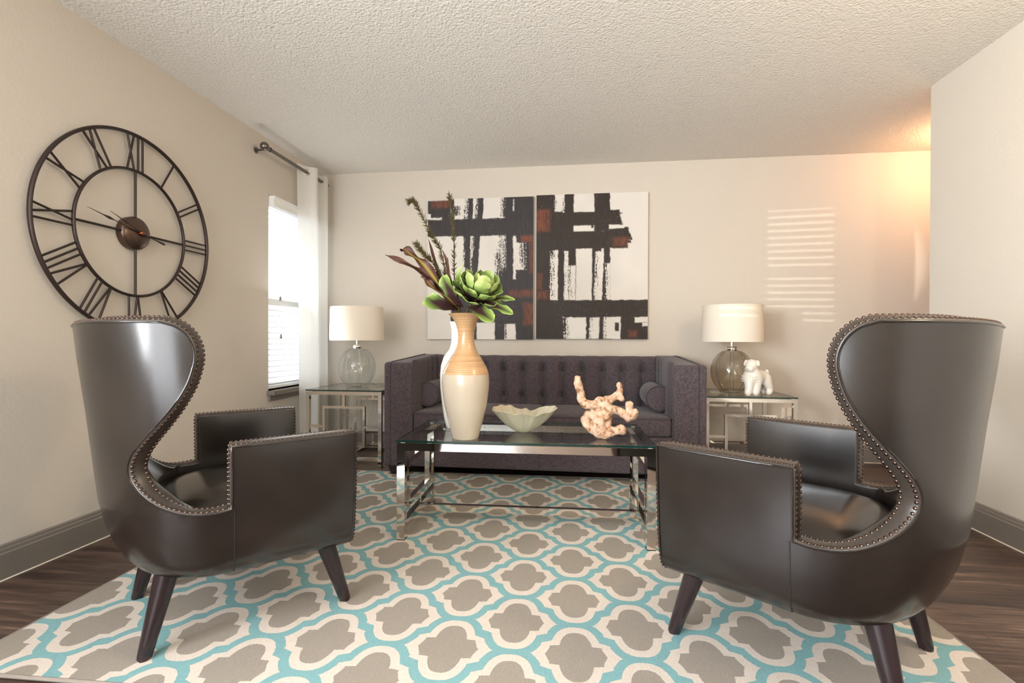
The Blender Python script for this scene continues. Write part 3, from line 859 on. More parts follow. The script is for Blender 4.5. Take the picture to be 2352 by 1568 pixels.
# driftwood root
def driftwood():
    y = -1.80
    br_ = [
     [(2.277, y, .772, .013), (2.277, y, .752, .017), (2.279, y, .725, .015), (2.292, y+.01, .702, .019), (2.289, y+.01, .672, .018), (2.303, y, .652, .019), (2.326, y, .638, .018), (2.357, y-.01, .638, .020), (2.39, y, .655, .022)],
     [(2.39, y, .655, .022), (2.428, y+.02, .662, .018), (2.456, y+.03, .680, .015), (2.477, y+.03, .692, .015), (2.486, y+.03, .708, .014), (2.477, y+.04, .735, .013)],
     [(2.477, y+.03, .692, .014), (2.492, y+.02, .668, .012)],
     [(2.40, y-.01, .640, .026), (2.425, y-.01, .622, .024), (2.408, y-.02, .600, .026), (2.385, y-.02, .585, .026)],
     [(2.43, y, .625, .018), (2.468, y-.01, .617, .016), (2.492, y-.01, .606, .017), (2.515, y-.01, .588, .021), (2.536, y, .588, .020), (2.550, y, .607, .015)],
     [(2.53, y, .600, .014), (2.521, y, .622, .013), (2.526, y+.005, .648, .016)],
     [(2.385, y-.02, .590, .026), (2.345, y-.01, .588, .024), (2.322, y, .590, .019), (2.312, y, .57, .020), (2.322, y-.01, .545, .022), (2.345, y-.01, .527, .022), (2.372, y-.02, .513, .022), (2.405, y-.02, .506, .022)],
     [(2.38, y-.02, .585, .026), (2.375, y-.03, .555, .028), (2.385, y-.03, .530, .026), (2.405, y-.03, .510, .020), (2.435, y-.03, .518, .019), (2.462, y-.02, .524, .018), (2.49, y-.02, .526, .022), (2.49, y-.01, .512, .015)],
     [(2.33, y+.03, .585, .018), (2.36, y+.05, .60, .020), (2.40, y+.05, .61, .020), (2.42, y+.02, .63, .02)],
     [(2.40, y, .60, .022), (2.425, y+.01, .58, .022), (2.42, y, .555, .022), (2.40, y-.01, .535, .022)],
     [(2.36, y+.04, .595, .018), (2.37, y+.07, .56, .018), (2.38, y+.07, .52, .018), (2.39, y+.06, .502, .016)],
    ]
    balls = [b_ for q in br_ for b_ in chain(q)]
    bm = meta('root', [(p, r*.98) for p, r in balls], .006, 1)
    bmesh.ops.recalc_face_normals(bm, faces=bm.faces); bm.normal_update()
    for vv in bm.verts:
        p = vv.co*42; d = mnoise.noise(p*.8)*.0085 + mnoise.noise(p*2.1)*.0030
        vv.co += vv.normal*d
    zmin = min(v_.co.z for v_ in bm.verts)
    bmesh.ops.translate(bm, verts=bm.verts, vec=(0, 0, TZ+.001-zmin))
    o = obj('driftwood_root', bm, M['drift'], None, 180)
    tag(o, 'bleached knotty root sculpture standing on the coffee table', 'sculpture')
driftwood()
# bulldog
def bulldog():
    t = thing('bulldog_figurine', 'white ceramic bulldog figurine on the glass end table', 'figurine', (3.52, -.555, EZ), 0)
    L = []
    def b_(x, y, z, r): L.append(((x, y, z), r))
    # local: body runs from chest (-x, -y) to rump (+x); facing left and slightly to the viewer
    for x, y, z, r in ((-.030, -.03, .115, .058), (-.010, -.02, .118, .054), (.015, -.005, .120, .048), (.042, .008, .118, .044), (.066, .016, .112, .044)): b_(x, y, z, r)
    b_(-.030, -.034, .158, .040)                                    # neck
    b_(-.036, -.046, .204, .041)                                    # skull
    b_(-.062, -.072, .184, .021); b_(-.070, -.056, .176, .016); b_(-.050, -.080, .176, .016)      # muzzle and jowls
    b_(-.060, -.050, .214, .012); b_(-.044, -.068, .214, .012)      # brows
    for p in ((-.060, -.070), (-.008, -.062)):                                     # front legs
        L.extend(chain([(p[0]+.006, p[1]+.012, .10, .032), (p[0], p[1], .06, .025), (p[0]-.003, p[1]-.002, .026, .023), (p[0]-.008, p[1]-.006, .014, .022)]))
    for p in ((.084, .004), (.062, .052)):                                         # hind legs: thigh, hock, paw
        L.extend(chain([(p[0]-.012, p[1], .10, .036), (p[0]+.004, p[1], .068, .028), (p[0]+.020, p[1]+.002, .040, .019), (p[0]+.016, p[1]-.004, .016, .019), (p[0]+.008, p[1]-.010, .013, .020)]))
    bm = meta('dog', L, .0055, 2)
    zmin = min(v_.co.z for v_ in bm.verts); bmesh.ops.translate(bm, verts=bm.verts, vec=(0, 0, .0005-zmin))
    for vv in bm.verts:
        if vv.co.z < .006: vv.co.z = max(.0005, vv.co.z*.5)
    obj('body', bm, M['cer'], t, 180)
    for p, q in (((-.062, -.022, .236), (-.072, -.026, .214)), ((-.004, -.062, .236), (-.002, -.072, .214))):
        bm = meta('ear', chain([(p[0], p[1], p[2], .013), ((p[0]+q[0])/2, (p[1]+q[1])/2, (p[2]+q[2])/2-.002, .014), (q[0], q[1], q[2], .010)]), .004, 1); obj('ear', bm, M['cer'], t, 180)
    bm = meta('tail', chain([(.086, .022, .146, .014), (.092, .024, .160, .012), (.088, .022, .170, .010)]), .004, 1); obj('tail', bm, M['cer'], t, 180)
    # neck wrinkles
    bm = bmesh.new()
    for z, r in ((.140, .0585), (.124, .0615), (.108, .0585)):
        pts = []
        for k in range(13):
            a = math.radians(150 + 165*k/12)
            pts.append((-.034+r*math.cos(a), -.034+r*.96*math.sin(a), z-.012*math.sin(PI*k/12)))
        tube(bm, pts, [.002]+[.0048]*11+[.002], 8)
    obj('collar_wrinkle', bm, M['cer'], t, 60)
    for s_ in ((-.070, -.082), ):
        bm = bmesh.new(); bmesh.ops.create_icosphere(bm, subdivisions=2, radius=.0065); bmesh.ops.scale(bm, vec=(1, .8, .8), verts=bm.verts)
        bmesh.ops.translate(bm, verts=bm.verts, vec=(-.078, -.091, .192)); obj('nose', bm, M['cer'], t, 60)
    for p in ((-.072, -.060, .205), (-.050, -.078, .205)):
        bm = bmesh.new(); bmesh.ops.create_icosphere(bm, subdivisions=2, radius=.0055); bmesh.ops.translate(bm, verts=bm.verts, vec=p); obj('eye', bm, M['cer'], t, 60)
bulldog()

# ------------------------------------------------------------------ vases and flowers
VC = (1.735, -1.885); K = .000438
VP = [(195, 105), (172, 125), (150, 150), (127, 185), (112, 215), (98, 270), (92, 320), (91, 370), (96, 430), (110, 485), (130, 530), (165, 580), (200, 640), (228, 690), (246, 735), (255, 768), (261, 820), (263, 870), (259, 940), (248, 1030), (232, 1120), (212, 1210), (190, 1300), (168, 1380), (155, 1430), (148, 1465), (140, 1480)]
def vase():
    t = thing('tall_vase', 'tall cream vase with a spun bamboo neck on the coffee table', 'vase', (VC[0], VC[1], TZ), 0, 'tall vases on the coffee table')
    pr_ = [(r*K, (1480-z)*K) for r, z in VP][::-1]
    lo = [p for p in pr_ if p[1] <= (1480-768)*K+1e-6]; hi = [p for p in pr_ if p[1] >= (1480-768)*K-1e-6]
    bm = bmesh.new(); lathe(bm, lo, 64, cap1=False); obj('glazed_body', bm, M['vase'], t, 60)
    inn = [(max(.01, r-.006), z) for r, z in hi[::-1]]
    bm = bmesh.new(); lathe(bm, hi + [(hi[-1][0]-.003, hi[-1][1]+.002)] + inn, 64, cap0=False); o = obj('bamboo_neck', bm, M['bamboo'], t, 60)
    o['label'] = 'honey coloured spun bamboo neck'
    return t
vase()
def vase2():
    t = thing('tall_vase', 'glossy plain white vase half hidden behind the bamboo-necked one', 'vase', (1.645, -1.60, TZ), 0, 'tall vases on the coffee table')
    pr_ = [(.074, 0), (.080, .003), (.092, .06), (.104, .14), (.112, .22), (.114, .29), (.108, .34), (.094, .385), (.080, .405), (.064, .425), (.054, .46), (.051, .50), (.054, .54), (.062, .575), (.056, .576), (.046, .54), (.044, .50), (.048, .46)]
    bm = bmesh.new(); lathe(bm, pr_, 56); obj('glazed_body', bm, M['vasewhite'], t, 60)
vase2()
def leaf_bm(spine, width, n=(1, 0, 0), cup=.2, wav=0, tw=0, prof=None, nu=9, nv=16, seed=0):
    """blade along a spine; n = direction across the face normal guess"""
    pts = catmull(spine, max(2, nv//(len(spine)-1))); nv = len(pts)-1
    bm = bmesh.new(); uvl = bm.loops.layers.uv.new('UVMap'); V = []; UV = {}
    nr = Vector(n).normalized()
    for i, p in enumerate(pts):
        v_ = i/nv; d = (pts[min(i+1, nv)]-pts[max(i-1, 0)]).normalized()
        side = d.cross(nr); side = side.normalized() if side.length > 1e-5 else Vector((1, 0, 0)); nn = side.cross(d).normalized()
        if tw: 
            R_ = Matrix.Rotation(tw*v_, 3, d); side = R_ @ side; nn = R_ @ nn
        wd = width*(prof(v_) if prof else math.sin(PI*min(1, v_*.97+.03))**.8)
        row = []
        for j in range(nu):
            u_ = j/(nu-1); s_ = (u_-.5)*2
            h_ = cup*wd*s_*s_ + wav*math.sin(v_*21+seed+s_*1.5)*abs(s_)**1.5
            q = bm.verts.new(p + side*s_*wd + nn*h_); UV[q] = (u_, v_); row.append(q)
        V.append(row)
    for i in range(nv):
        for j in range(nu-1):
            f = bm.faces.new((V[i][j], V[i][j+1], V[i+1][j+1], V[i+1][j]))
            for lp in f.loops: lp[uvl].uv = UV[lp.vert]
    bmesh.ops.remove_doubles(bm, verts=bm.verts, dist=1e-6)
    # give the blade thickness
    bmesh.ops.recalc_face_normals(bm, faces=bm.faces)
    bmesh.ops.solidify(bm, geom=bm.faces[:], thickness=.0012)
    return bm
petal_prof = lambda v_: (.42 + .58*math.sin(PI/2*min(1, v_*1.5)))*(1-max(0, (v_-.72)/.28)**2.2)**.5 if v_ < 1 else .02
broad_prof = lambda v_: (.30 + .70*math.sin(PI/2*min(1, v_*1.35)))*(max(.0, 1-max(0, (v_-.78)/.22)**2.6))**.5 + .02
lance_prof = lambda v_: (.25 + .75*math.sin(PI*min(1, v_*.9+.1))**.8)*(1-v_**6) + .01
NECK = Vector((VC[0], VC[1]+.005, 1.06))
def bloom():
    t = thing('artificial_bloom', 'large green artichoke-like artificial bloom with brown throats in the vase', 'flower', tuple(NECK))
    def add(name, bm, m):
        bmesh.ops.translate(bm, verts=bm.verts, vec=-NECK); return obj(name, bm, m, t, 70)
    bm = bmesh.new(); tube(bm, catmull([(VC[0], VC[1], .80), (VC[0], VC[1]+.003, 1.06), (1.755, -1.895, 1.12), (1.79, -1.91, 1.19)], 5), .006, 8); add('stem', bm, M['needle'])
    y = -1.91
    big = [([(1.725, y-.01, 1.118), (1.690, y-.055, 1.165), (1.660, y-.070, 1.220), (1.640, y-.060, 1.262)], .031, (-.5, -.8, .35)),
           ([(1.690, y, 1.112), (1.640, y-.03, 1.128), (1.590, y-.04, 1.142), (1.552, y-.03, 1.165)], .042, (.1, -.8, .5)),
           ([(1.765, y-.02, 1.122), (1.805, y-.065, 1.108), (1.845, y-.085, 1.080), (1.890, y-.08, 1.048)], .040, (.2, -.7, .7)),
           ([(1.805, y, 1.130), (1.865, y-.03, 1.128), (1.920, y-.03, 1.108), (1.972, y-.03, 1.082)], .024, (.1, -.7, .7)),
           ([(1.79, y, 1.135), (1.86, y-.01, 1.152), (1.92, y, 1.158), (1.978, y, 1.152)], .020, (0, -.6, .8))]
    for s_, w_, n in big: add('outer_petal', leaf_bm(s_, w_, n, .15, .004, 0, broad_prof), M['petal'])
    # tall narrow petals at the back left
    for s_, w_ in (([(1.735, y+.01, 1.16), (1.700, y+.01, 1.22), (1.702, y+.02, 1.28), (1.722, y+.02, 1.332)], .020), ([(1.745, y+.02, 1.16), (1.725, y+.03, 1.24), (1.738, y+.04, 1.31)], .018)):
        add('inner_petal', leaf_bm(s_, w_, (-.6, -.8, .1), .3, .002, 0, lance_prof), M['petalin'])
    # cupped rosette, opening up to the right and towards the viewer
    c0 = Vector((1.782, y+.0, 1.150)); ax = Vector((.42, -.34, .84)).normalized(); e1_ = ax.cross(Vector((0, 1, 0))).normalized(); e2_ = ax.cross(e1_)
    rnd = random.Random(5)
    layers = [(7, .20, .125, .038, M['petal'], 'petal'), (7, .62, .145, .040, M['petal'], 'petal'), (6, .98, .148, .036, M['petalin'], 'inner_petal'), (5, 1.28, .140, .029, M['petalin'], 'inner_petal')]
    for li, (n, el, L_, w_, m_, nm) in enumerate(layers):
        for k in range(n):
            a = 2*PI*(k + .5*(li % 2))/n + rnd.uniform(-.15, .15); rad = e1_*math.cos(a) + e2_*math.sin(a)
            el_ = el + rnd.uniform(-.08, .08); L2 = L_*rnd.uniform(.9, 1.1)
            d0 = rad*math.cos(el_*.75) + ax*math.sin(el_*.75); d1 = rad*math.cos(el_*1.0) + ax*math.sin(el_*1.0); d2 = rad*math.cos(el_*1.25+.25) + ax*math.sin(el_*1.25+.25)
            p0 = c0 + rad*.012 + ax*.008*li; p1 = p0 + d0*L2*.35; p2 = p1 + d1*L2*.35; p3 = p2 + d2*L2*.30
            nn = ax*math.cos(el_) - rad*math.sin(el_)
            add(nm, leaf_bm([p0, p1, p2, p3], w_, nn, .35, .003, 0, broad_prof, 9, 21, k), m_)
bloom()
def sprig(name, spine, label, lean, nlen=.02, dens=170):
    t = thing(name, label, 'sprig', tuple(spine[0]), 0, 'needle sprigs in the vase'); b0 = Vector(spine[0])
    pts = catmull(spine, 12); bm = bmesh.new()
    tube(bm, [p-b0 for p in pts], [.0042 - .0026*i/len(pts) for i in range(len(pts))], 6); obj('stem', bm, M['needle'], t, 60)
    bm = bmesh.new(); rnd = random.Random(len(label)); n0 = int(len(pts)*lean)
    for k in range(dens):
        i = rnd.randrange(n0, len(pts)-1); p = pts[i].lerp(pts[i+1], rnd.random()) - b0; d = (pts[i+1]-pts[i]).normalized(); u_, v_ = frame_axes(d); a = rnd.uniform(0, 2*PI)
        o_ = (u_*math.cos(a) + v_*math.sin(a)); q = p + (d*.75 + o_*.75)*nlen*rnd.uniform(.7, 1.2); m_ = p + (d*.4 + o_*.5)*nlen*.5
        tube(bm, [p, m_, q], [.0022, .0018, .0004], 4)
    o = obj('needles', bm, M['needle'], t, 60); o['kind'] = 'stuff'
VB = (VC[0]-.01, VC[1], .86)
sprig('needle_sprig', [VB, (1.69, -1.885, 1.11), (1.650, -1.89, 1.20), (1.614, -1.90, 1.385), (1.564, -1.91, 1.478), (1.514, -1.92, 1.576), (1.482, -1.92, 1.632), (1.460, -1.92, 1.633)], 'tall needle sprig arching to the left, its tip bent over', .30, .025, 300)
sprig('needle_sprig', [VB, (1.70, -1.87, 1.11), (1.672, -1.86, 1.25), (1.672, -1.87, 1.402), (1.669, -1.88, 1.511), (1.658, -1.88, 1.62), (1.647, -1.88, 1.674)], 'tall needle sprig standing almost straight up beside the bloom', .36, .021, 180)
sprig('needle_sprig', [VB, (1.69, -1.89, 1.11), (1.655, -1.92, 1.20), (1.59, -1.95, 1.325), (1.541, -1.97, 1.378), (1.508, -1.97, 1.421)], 'short needle sprig among the dark leaves, leaning left', .25, .025, 230)
def blade(spine, wd, n, label, m, cup=.25, wav=.004, tw=0, seed=0):
    b0 = Vector(spine[0]); bm = leaf_bm([VB2, NECK2] + spine, wd, n, cup, wav, tw, leafp, 9, 40, seed)
    bmesh.ops.translate(bm, verts=bm.verts, vec=-b0); o = obj('dark_leaf', bm, m, None, 70); o.location = b0
    return tag(o, label, 'leaf', 'dark leaves in the vase')
VB2, NECK2 = (VC[0]-.012, VC[1]+.004, .90), (VC[0]-.030, VC[1]+.002, 1.085)
leafp = lambda v_: .07 + (1.75*max(0, (v_-.28)/.72)**.75*(1-min(1, max(0, (v_-.28)/.72)))**.95 if v_ < .999 else 0)
blade([(1.672, -1.93, 1.136), (1.573, -1.955, 1.255), (1.463, -1.96, 1.322), (1.352, -1.95, 1.369)], .027, (.2, -.8, .55), 'longest dark red leaf, pointing furthest left', M['dleaf'], .35, .011)
blade([(1.66, -1.95, 1.16), (1.600, -1.97, 1.255), (1.540, -1.98, 1.325), (1.490, -1.97, 1.365), (1.452, -1.96, 1.392), (1.430, -1.96, 1.388)], .035, (.3, -.9, .3), 'broad wavy leaf with yellow and maroon patches', M['yleaf'], .25, .016, .4, 2)
blade([(1.668, -1.86, 1.16), (1.600, -1.86, 1.270), (1.565, -1.86, 1.37), (1.538, -1.86, 1.462)], .016, (.5, -.85, .1), 'upright pointed dark leaf behind the needle sprigs', M['dleaf'], .3, .004)
blade([(1.685, -1.92, 1.16), (1.662, -1.93, 1.26), (1.648, -1.93, 1.34), (1.627, -1.93, 1.396)], .013, (.5, -.85, .1), 'slim dark leaf just left of the upright sprig', M['dleaf'], .3, .003, 0, 1)
blade([(1.69, -1.93, 1.14), (1.672, -1.95, 1.22), (1.664, -1.95, 1.29), (1.660, -1.95, 1.352)], .012, (.5, -.85, .1), 'smallest slim dark leaf at the foot of the upright sprig', M['dleaf'], .3, .002, 0, 4)
blade([(1.675, -1.90, 1.15), (1.61, -1.90, 1.245), (1.56, -1.90, 1.305), (1.525, -1.90, 1.352)], .024, (.4, -.85, .3), 'short broad olive and maroon leaf between the wavy leaf and the sprigs', M['yleaf'], .25, .010, .3, 5)
blade([(1.690, -1.94, 1.135), (1.620, -1.99, 1.19), (1.57, -1.99, 1.235), (1.540, -1.98, 1.262)], .026, (.2, -.8, .5), 'low curled dark leaf over the left rim of the vase', M['yleaf'], .3, .010, .6, 3)

# ------------------------------------------------------------------ bowl
def bowl():
    c = (1.997, -1.69)
    bm = bmesh.new(); n = 120; rnd = random.Random(3); jit = [rnd.uniform(-1, 1) for _ in range(30)]
    def ring(q, off=0):
        row = []
        for k in range(n):
            a = 2*PI*k/n; fl = math.sin(a*11)*.5 + math.sin(a*23+1)*.25
            jv = jit[int(k/4) % 30]*(1-(k/4) % 1) + jit[(int(k/4)+1) % 30]*((k/4) % 1)
            r = .030 + (.118 + .022*math.cos(2*a) + .008*math.cos(3*a+.6))*q**.82
            r = r*(1 + .055*fl*q*(1-q*.3)) + .006*jv*q**6 - off
            z = .002 + .112*q**1.12 + (.010*math.cos(2*a) + .006*math.sin(3*a+1) + .008*jv)*q**5 + off*.55
            row.append((r*math.cos(a), r*math.sin(a), z))
        return row
    qs = [0, .06, .15, .3, .45, .6, .75, .88, .96, 1.0]
    V = grid(bm, [ring(q) for q in qs], True); bm.faces.new(V[0][::-1])
    W_ = grid(bm, [ring(q, .005) for q in qs[::-1]], True); bm.faces.new(W_[-1])
    for k in range(n): bm.faces.new((V[-1][k], V[-1][(k+1) % n], W_[0][(k+1) % n], W_[0][k]))
    me_in = None
    o = obj('ruffled_bowl', bm, M['bowl'], None, 60); o.location = (c[0], c[1], TZ); o.rotation_euler = (0, 0, .1)
    tag(o, 'pearly cream ruffled bowl in the middle of the coffee table', 'bowl')
bowl()

# ------------------------------------------------------------------ wall clock
def clock():
    cy, cz, x = -1.9769, 1.4985, .030; ri, ro = .3191, .5012
    t = thing('wall_clock', 'huge open iron wall clock with Roman numerals on the left wall', 'clock', (0, cy, cz))
    for nm, R_, r in (('outer_ring', ro, .0085), ('inner_ring', ri, .0072)):
        bm = bmesh.new(); torus(bm, (x, 0, 0), (0, 1, 0), (0, 0, 1), R_, r, 120, 10, 1.3); obj(nm, bm, M['bronze'], t, 60)
    def P(tn, r, ang):        # clockwise tangent offset tn, radius r, clock angle from 12
        dr_ = Vector((0, math.sin(ang), math.cos(ang))); tg = Vector((0, math.cos(ang), -math.sin(ang)))
        q = tg*tn + dr_*r; return Vector((x, q.y, q.z))
    def stroke(bm, t0, t1, ang):
        # keep ends on the two rings
        r0 = math.sqrt(ri*ri - t0*t0) + .002; r1 = math.sqrt(ro*ro - t1*t1) - .002
        a, b_ = P(t0, r0, ang), P(t1, r1, ang); tube(bm, [a, b_], .0052, 8)
    NUM = ['XII', 'I', 'II', 'III', 'IIII', 'V', 'VI', 'VII', 'VIII', 'IX', 'X', 'XI']
    wd = {'I': .027, 'V': .074, 'X': .060}
    for k, s_ in enumerate(NUM):
        ang = k*PI/6; tot = sum(wd[c_] for c_ in s_); p = -tot/2; bm = bmesh.new()
        for c_ in s_:
            m_ = p + wd[c_]/2; h_ = wd[c_]/2 - .010
            if c_ == 'I': stroke(bm, m_, m_, ang)
            elif c_ == 'V': stroke(bm, m_-.002, m_-h_, ang); stroke(bm, m_+.002, m_+h_, ang)
            else: stroke(bm, m_-h_, m_+h_, ang); stroke(bm, m_+h_, m_-h_, ang)
            p += wd[c_]
        obj('numeral', bm, M['bronze'], t, 60)
    for k in range(4):
        a = k*PI/2; bm = bmesh.new(); tube(bm, [P(0, .06, a), P(0, ri, a)], .0062, 8); obj('spoke', bm, M['bronze'], t, 60)
    bm = bmesh.new(); prof = [(.083, -.028), (.0845, .0), (.080, .010), (.066, .019), (.045, .025), (.022, .028), (.001, .029)]
    lathe(bm, prof, 56, cap1=False); bmesh.ops.transform(bm, matrix=Matrix.Translation((x, 0, 0)) @ Matrix.Rotation(PI/2, 4, 'Y'), verts=bm.verts)
    hb = obj('hub', bm, M['hub'], t, 50)
    def hand(nm, tip, tail, xx, bulb):
        tip = Vector((0, tip[0]-cy, tip[1]-cz)); d = tip.normalized(); L_ = tip.length; sd = Vector((0, -d.z, d.y)); bm = bmesh.new()
        outline = [(-tail, .0015), (-tail*.92, .0058), (-tail*.75, .0045), (-tail*.5, .0020), (0, .0036), (L_*.52*bulb, .0018), (L_*.58*bulb+.01, .0068), (L_*.66*bulb+.02, .0022), (L_, .0005)]
        top = []; bot = []
        for q, w_ in outline:
            for sgn, lst in ((1, top), (-1, bot)): lst.append([bm.verts.new(Vector((xx+dz, 0, 0)) + d*q + sd*w_*sgn) for dz in (0, .0022)])
        for i in range(len(outline)-1):
            for z in (0, 1): bm.faces.new((top[i][z], top[i+1][z], bot[i+1][z], bot[i][z]))
            bm.faces.new((top[i][0], top[i][1], top[i+1][1], top[i+1][0])); bm.faces.new((bot[i][0], bot[i][1], bot[i+1][1], bot[i+1][0]))
        obj(nm, bm, M['bronze'], t)
    hand('minute_hand', (-2.263, 1.560), .155, x+.033, 1.0); hand('hour_hand', (-2.153, 1.569), .05, x+.037, .78)
    bm = bmesh.new(); lathe(bm, [(.011, .026), (.011, .042), (.007, .047), (.001, .048)], 18); bmesh.ops.transform(bm, matrix=Matrix.Translation((x, 0, 0)) @ Matrix.Rotation(PI/2, 4, 'Y'), verts=bm.verts)
    k = obj('centre_pin', bm, M['gold'], t, 50); k['label'] = 'small copper coloured centre pin'
clock()

# ------------------------------------------------------------------ window dressing
def blind(y0, y1, z0, z1, label, tilt, valance=True):
    yc = (y0+y1)/2
    t = thing('window_blind', label, 'blind', (0, yc, z0))
    def o_(nm, bm, m=M['slat'], sm=None, bv=0):
        bmesh.ops.translate(bm, verts=bm.verts, vec=(0, -yc, -z0)); return obj(nm, bm, m, t, sm, bv)
    o_('head_rail', B(-.062, -.004, y0+.008, y1-.008, z1-.062, z1-.004))
    bm = bmesh.new()
    if valance:
        box(bm, .030, .040, y0+.006, y1-.006, z1-.085, z1-.006); box(bm, .040, .046, y0+.006, y1-.006, z1-.030, z1-.006); box(bm, .040, .044, y0+.006, y1-.006, z1-.085, z1-.072)
        for a, c_ in ((y0+.006, y0+.014), (y1-.014, y1-.006)): box(bm, -.01, .030, a, c_, z1-.085, z1-.006)
        o_('valance', bm)
    bm = bmesh.new(); z = z1-.085; k = 0
    while z > z0+.05:
        vs = box(bm, -.025, .025, y0+.010, y1-.010, -.0014, .0014)
        bmesh.ops.transform(bm, matrix=Matrix.Translation((-.034, 0, z)) @ Matrix.Rotation(tilt, 4, 'Y'), verts=vs); z -= .0425
    o_('slats', bm)
    o_('bottom_rail', B(-.060, -.008, y0+.010, y1-.010, z0+.012, z0+.030))
    bm = bmesh.new()
    for yy in (y0+.12, y1-.12):
        for xx in (-.0585, -.0095): tube(bm, [(xx, yy, z0+.03), (xx, yy, z1-.06)], .0009, 5)
    o_('ladder_cord', bm)
    if valance:
        for yy, zz in ((y0+.155, 1.255), (y0+.165, .965)):
            bm = bmesh.new(); tube(bm, [(-.002, yy, zz+.03), (-.002, yy, z1-.06)], .0011, 5); c_ = o_('pull_cord', bm)
            bm = bmesh.new(); lathe(bm, [(.003, .034), (.006, .028), (.0085, .004), (.007, 0)], 12); bmesh.ops.translate(bm, verts=bm.verts, vec=(-.002, yy-yc, zz-z0))
            q = obj('tassel', bm, M['nickel'], c_, 50); q['label'] = 'dark pull tassel'
blind(WY0, WY1, WZ0, WZ1, 'white slatted blind in the window beside the curtain', .22)
blind(W2[0], W2[1], W2[2], W2[3], 'white slatted blind in the window behind the viewpoint', -.62, False)
def curtain():
    t = thing('curtain_rod', 'grey metal curtain rod with a ball end above the window', 'curtain rod', (.1, -.56, 2.308))
    bm = bmesh.new(); tube(bm, [(0, -.40, 0), (0, .455, 0)], .0125, 18); obj('rod', bm, M['nickel'], t, 50)
    bm = bmesh.new(); tube(bm, [(0, -.425, 0), (0, -.40, 0)], .015, 18); tube(bm, [(0, -.392, 0), (0, -.385, 0)], .017, 18); obj('rod_collar', bm, M['nickel'], t, 40)
    bm = bmesh.new(); bmesh.ops.create_uvsphere(bm, u_segments=24, v_segments=14, radius=.030); bmesh.ops.translate(bm, verts=bm.verts, vec=(0, -.450, 0)); obj('finial', bm, M['nickel'], t, 180)
    bm = bmesh.new(); tube(bm, [(-.098, -.40, -.004), (0, -.40, -.004)], .007, 10); tube(bm, [(-.0995, -.40, -.004), (-.093, -.40, -.004)], .022, 18); tube(bm, [(-.098, .45, -.004), (0, .45, -.004)], .007, 10); obj('bracket', bm, M['nickel'], t, 40)
    c = thing('sheer_curtain', 'sheer white grommet curtain gathered in the corner by the window', 'curtain', (.1, -.39, 0))
    # plan of the gathered cloth at the top and at the hem
    top = [(a-.1, b_+.39) for a, b_ in ((.068, -.545), (.082, -.485), (.112, -.438), (.154, -.408), (.144, -.36), (.09, -.325), (.068, -.275), (.09, -.225), (.130, -.195), (.124, -.15), (.08, -.13), (.068, -.105), (.075, -.085))]
    T = catmull([(a, b_, 0) for a, b_ in top], 8)
    bm = bmesh.new(); P = []
    for k in range(34):
        q = k/33; z = 2.358 - (2.358-.02)*q; row = []
        for i, p in enumerate(T):
            s_ = i/(len(T)-1); wob = .006*math.sin(q*6+s_*11)*q
            row.append((p.x + wob + .022*q*(1-s_)**2, p.y + .02*q*(1-s_), z))
        P.append(row)
    grid(bm, P); obj('cloth_panel', bm, M['curtain'], c, 180)
    for y, u_ in ((-.064, (.60, .80, 0)), (.058, (.80, -.60, 0)), (.182, (.80, .60, 0)), (.250, (.9, -.43, 0))):
        bm = bmesh.new(); torus(bm, (0, y, 2.308), Vector(u_).normalized(), (0, 0, 1), .024, .0042, 28, 8); obj('grommet', bm, M['chrome'], c, 60)
curtain()

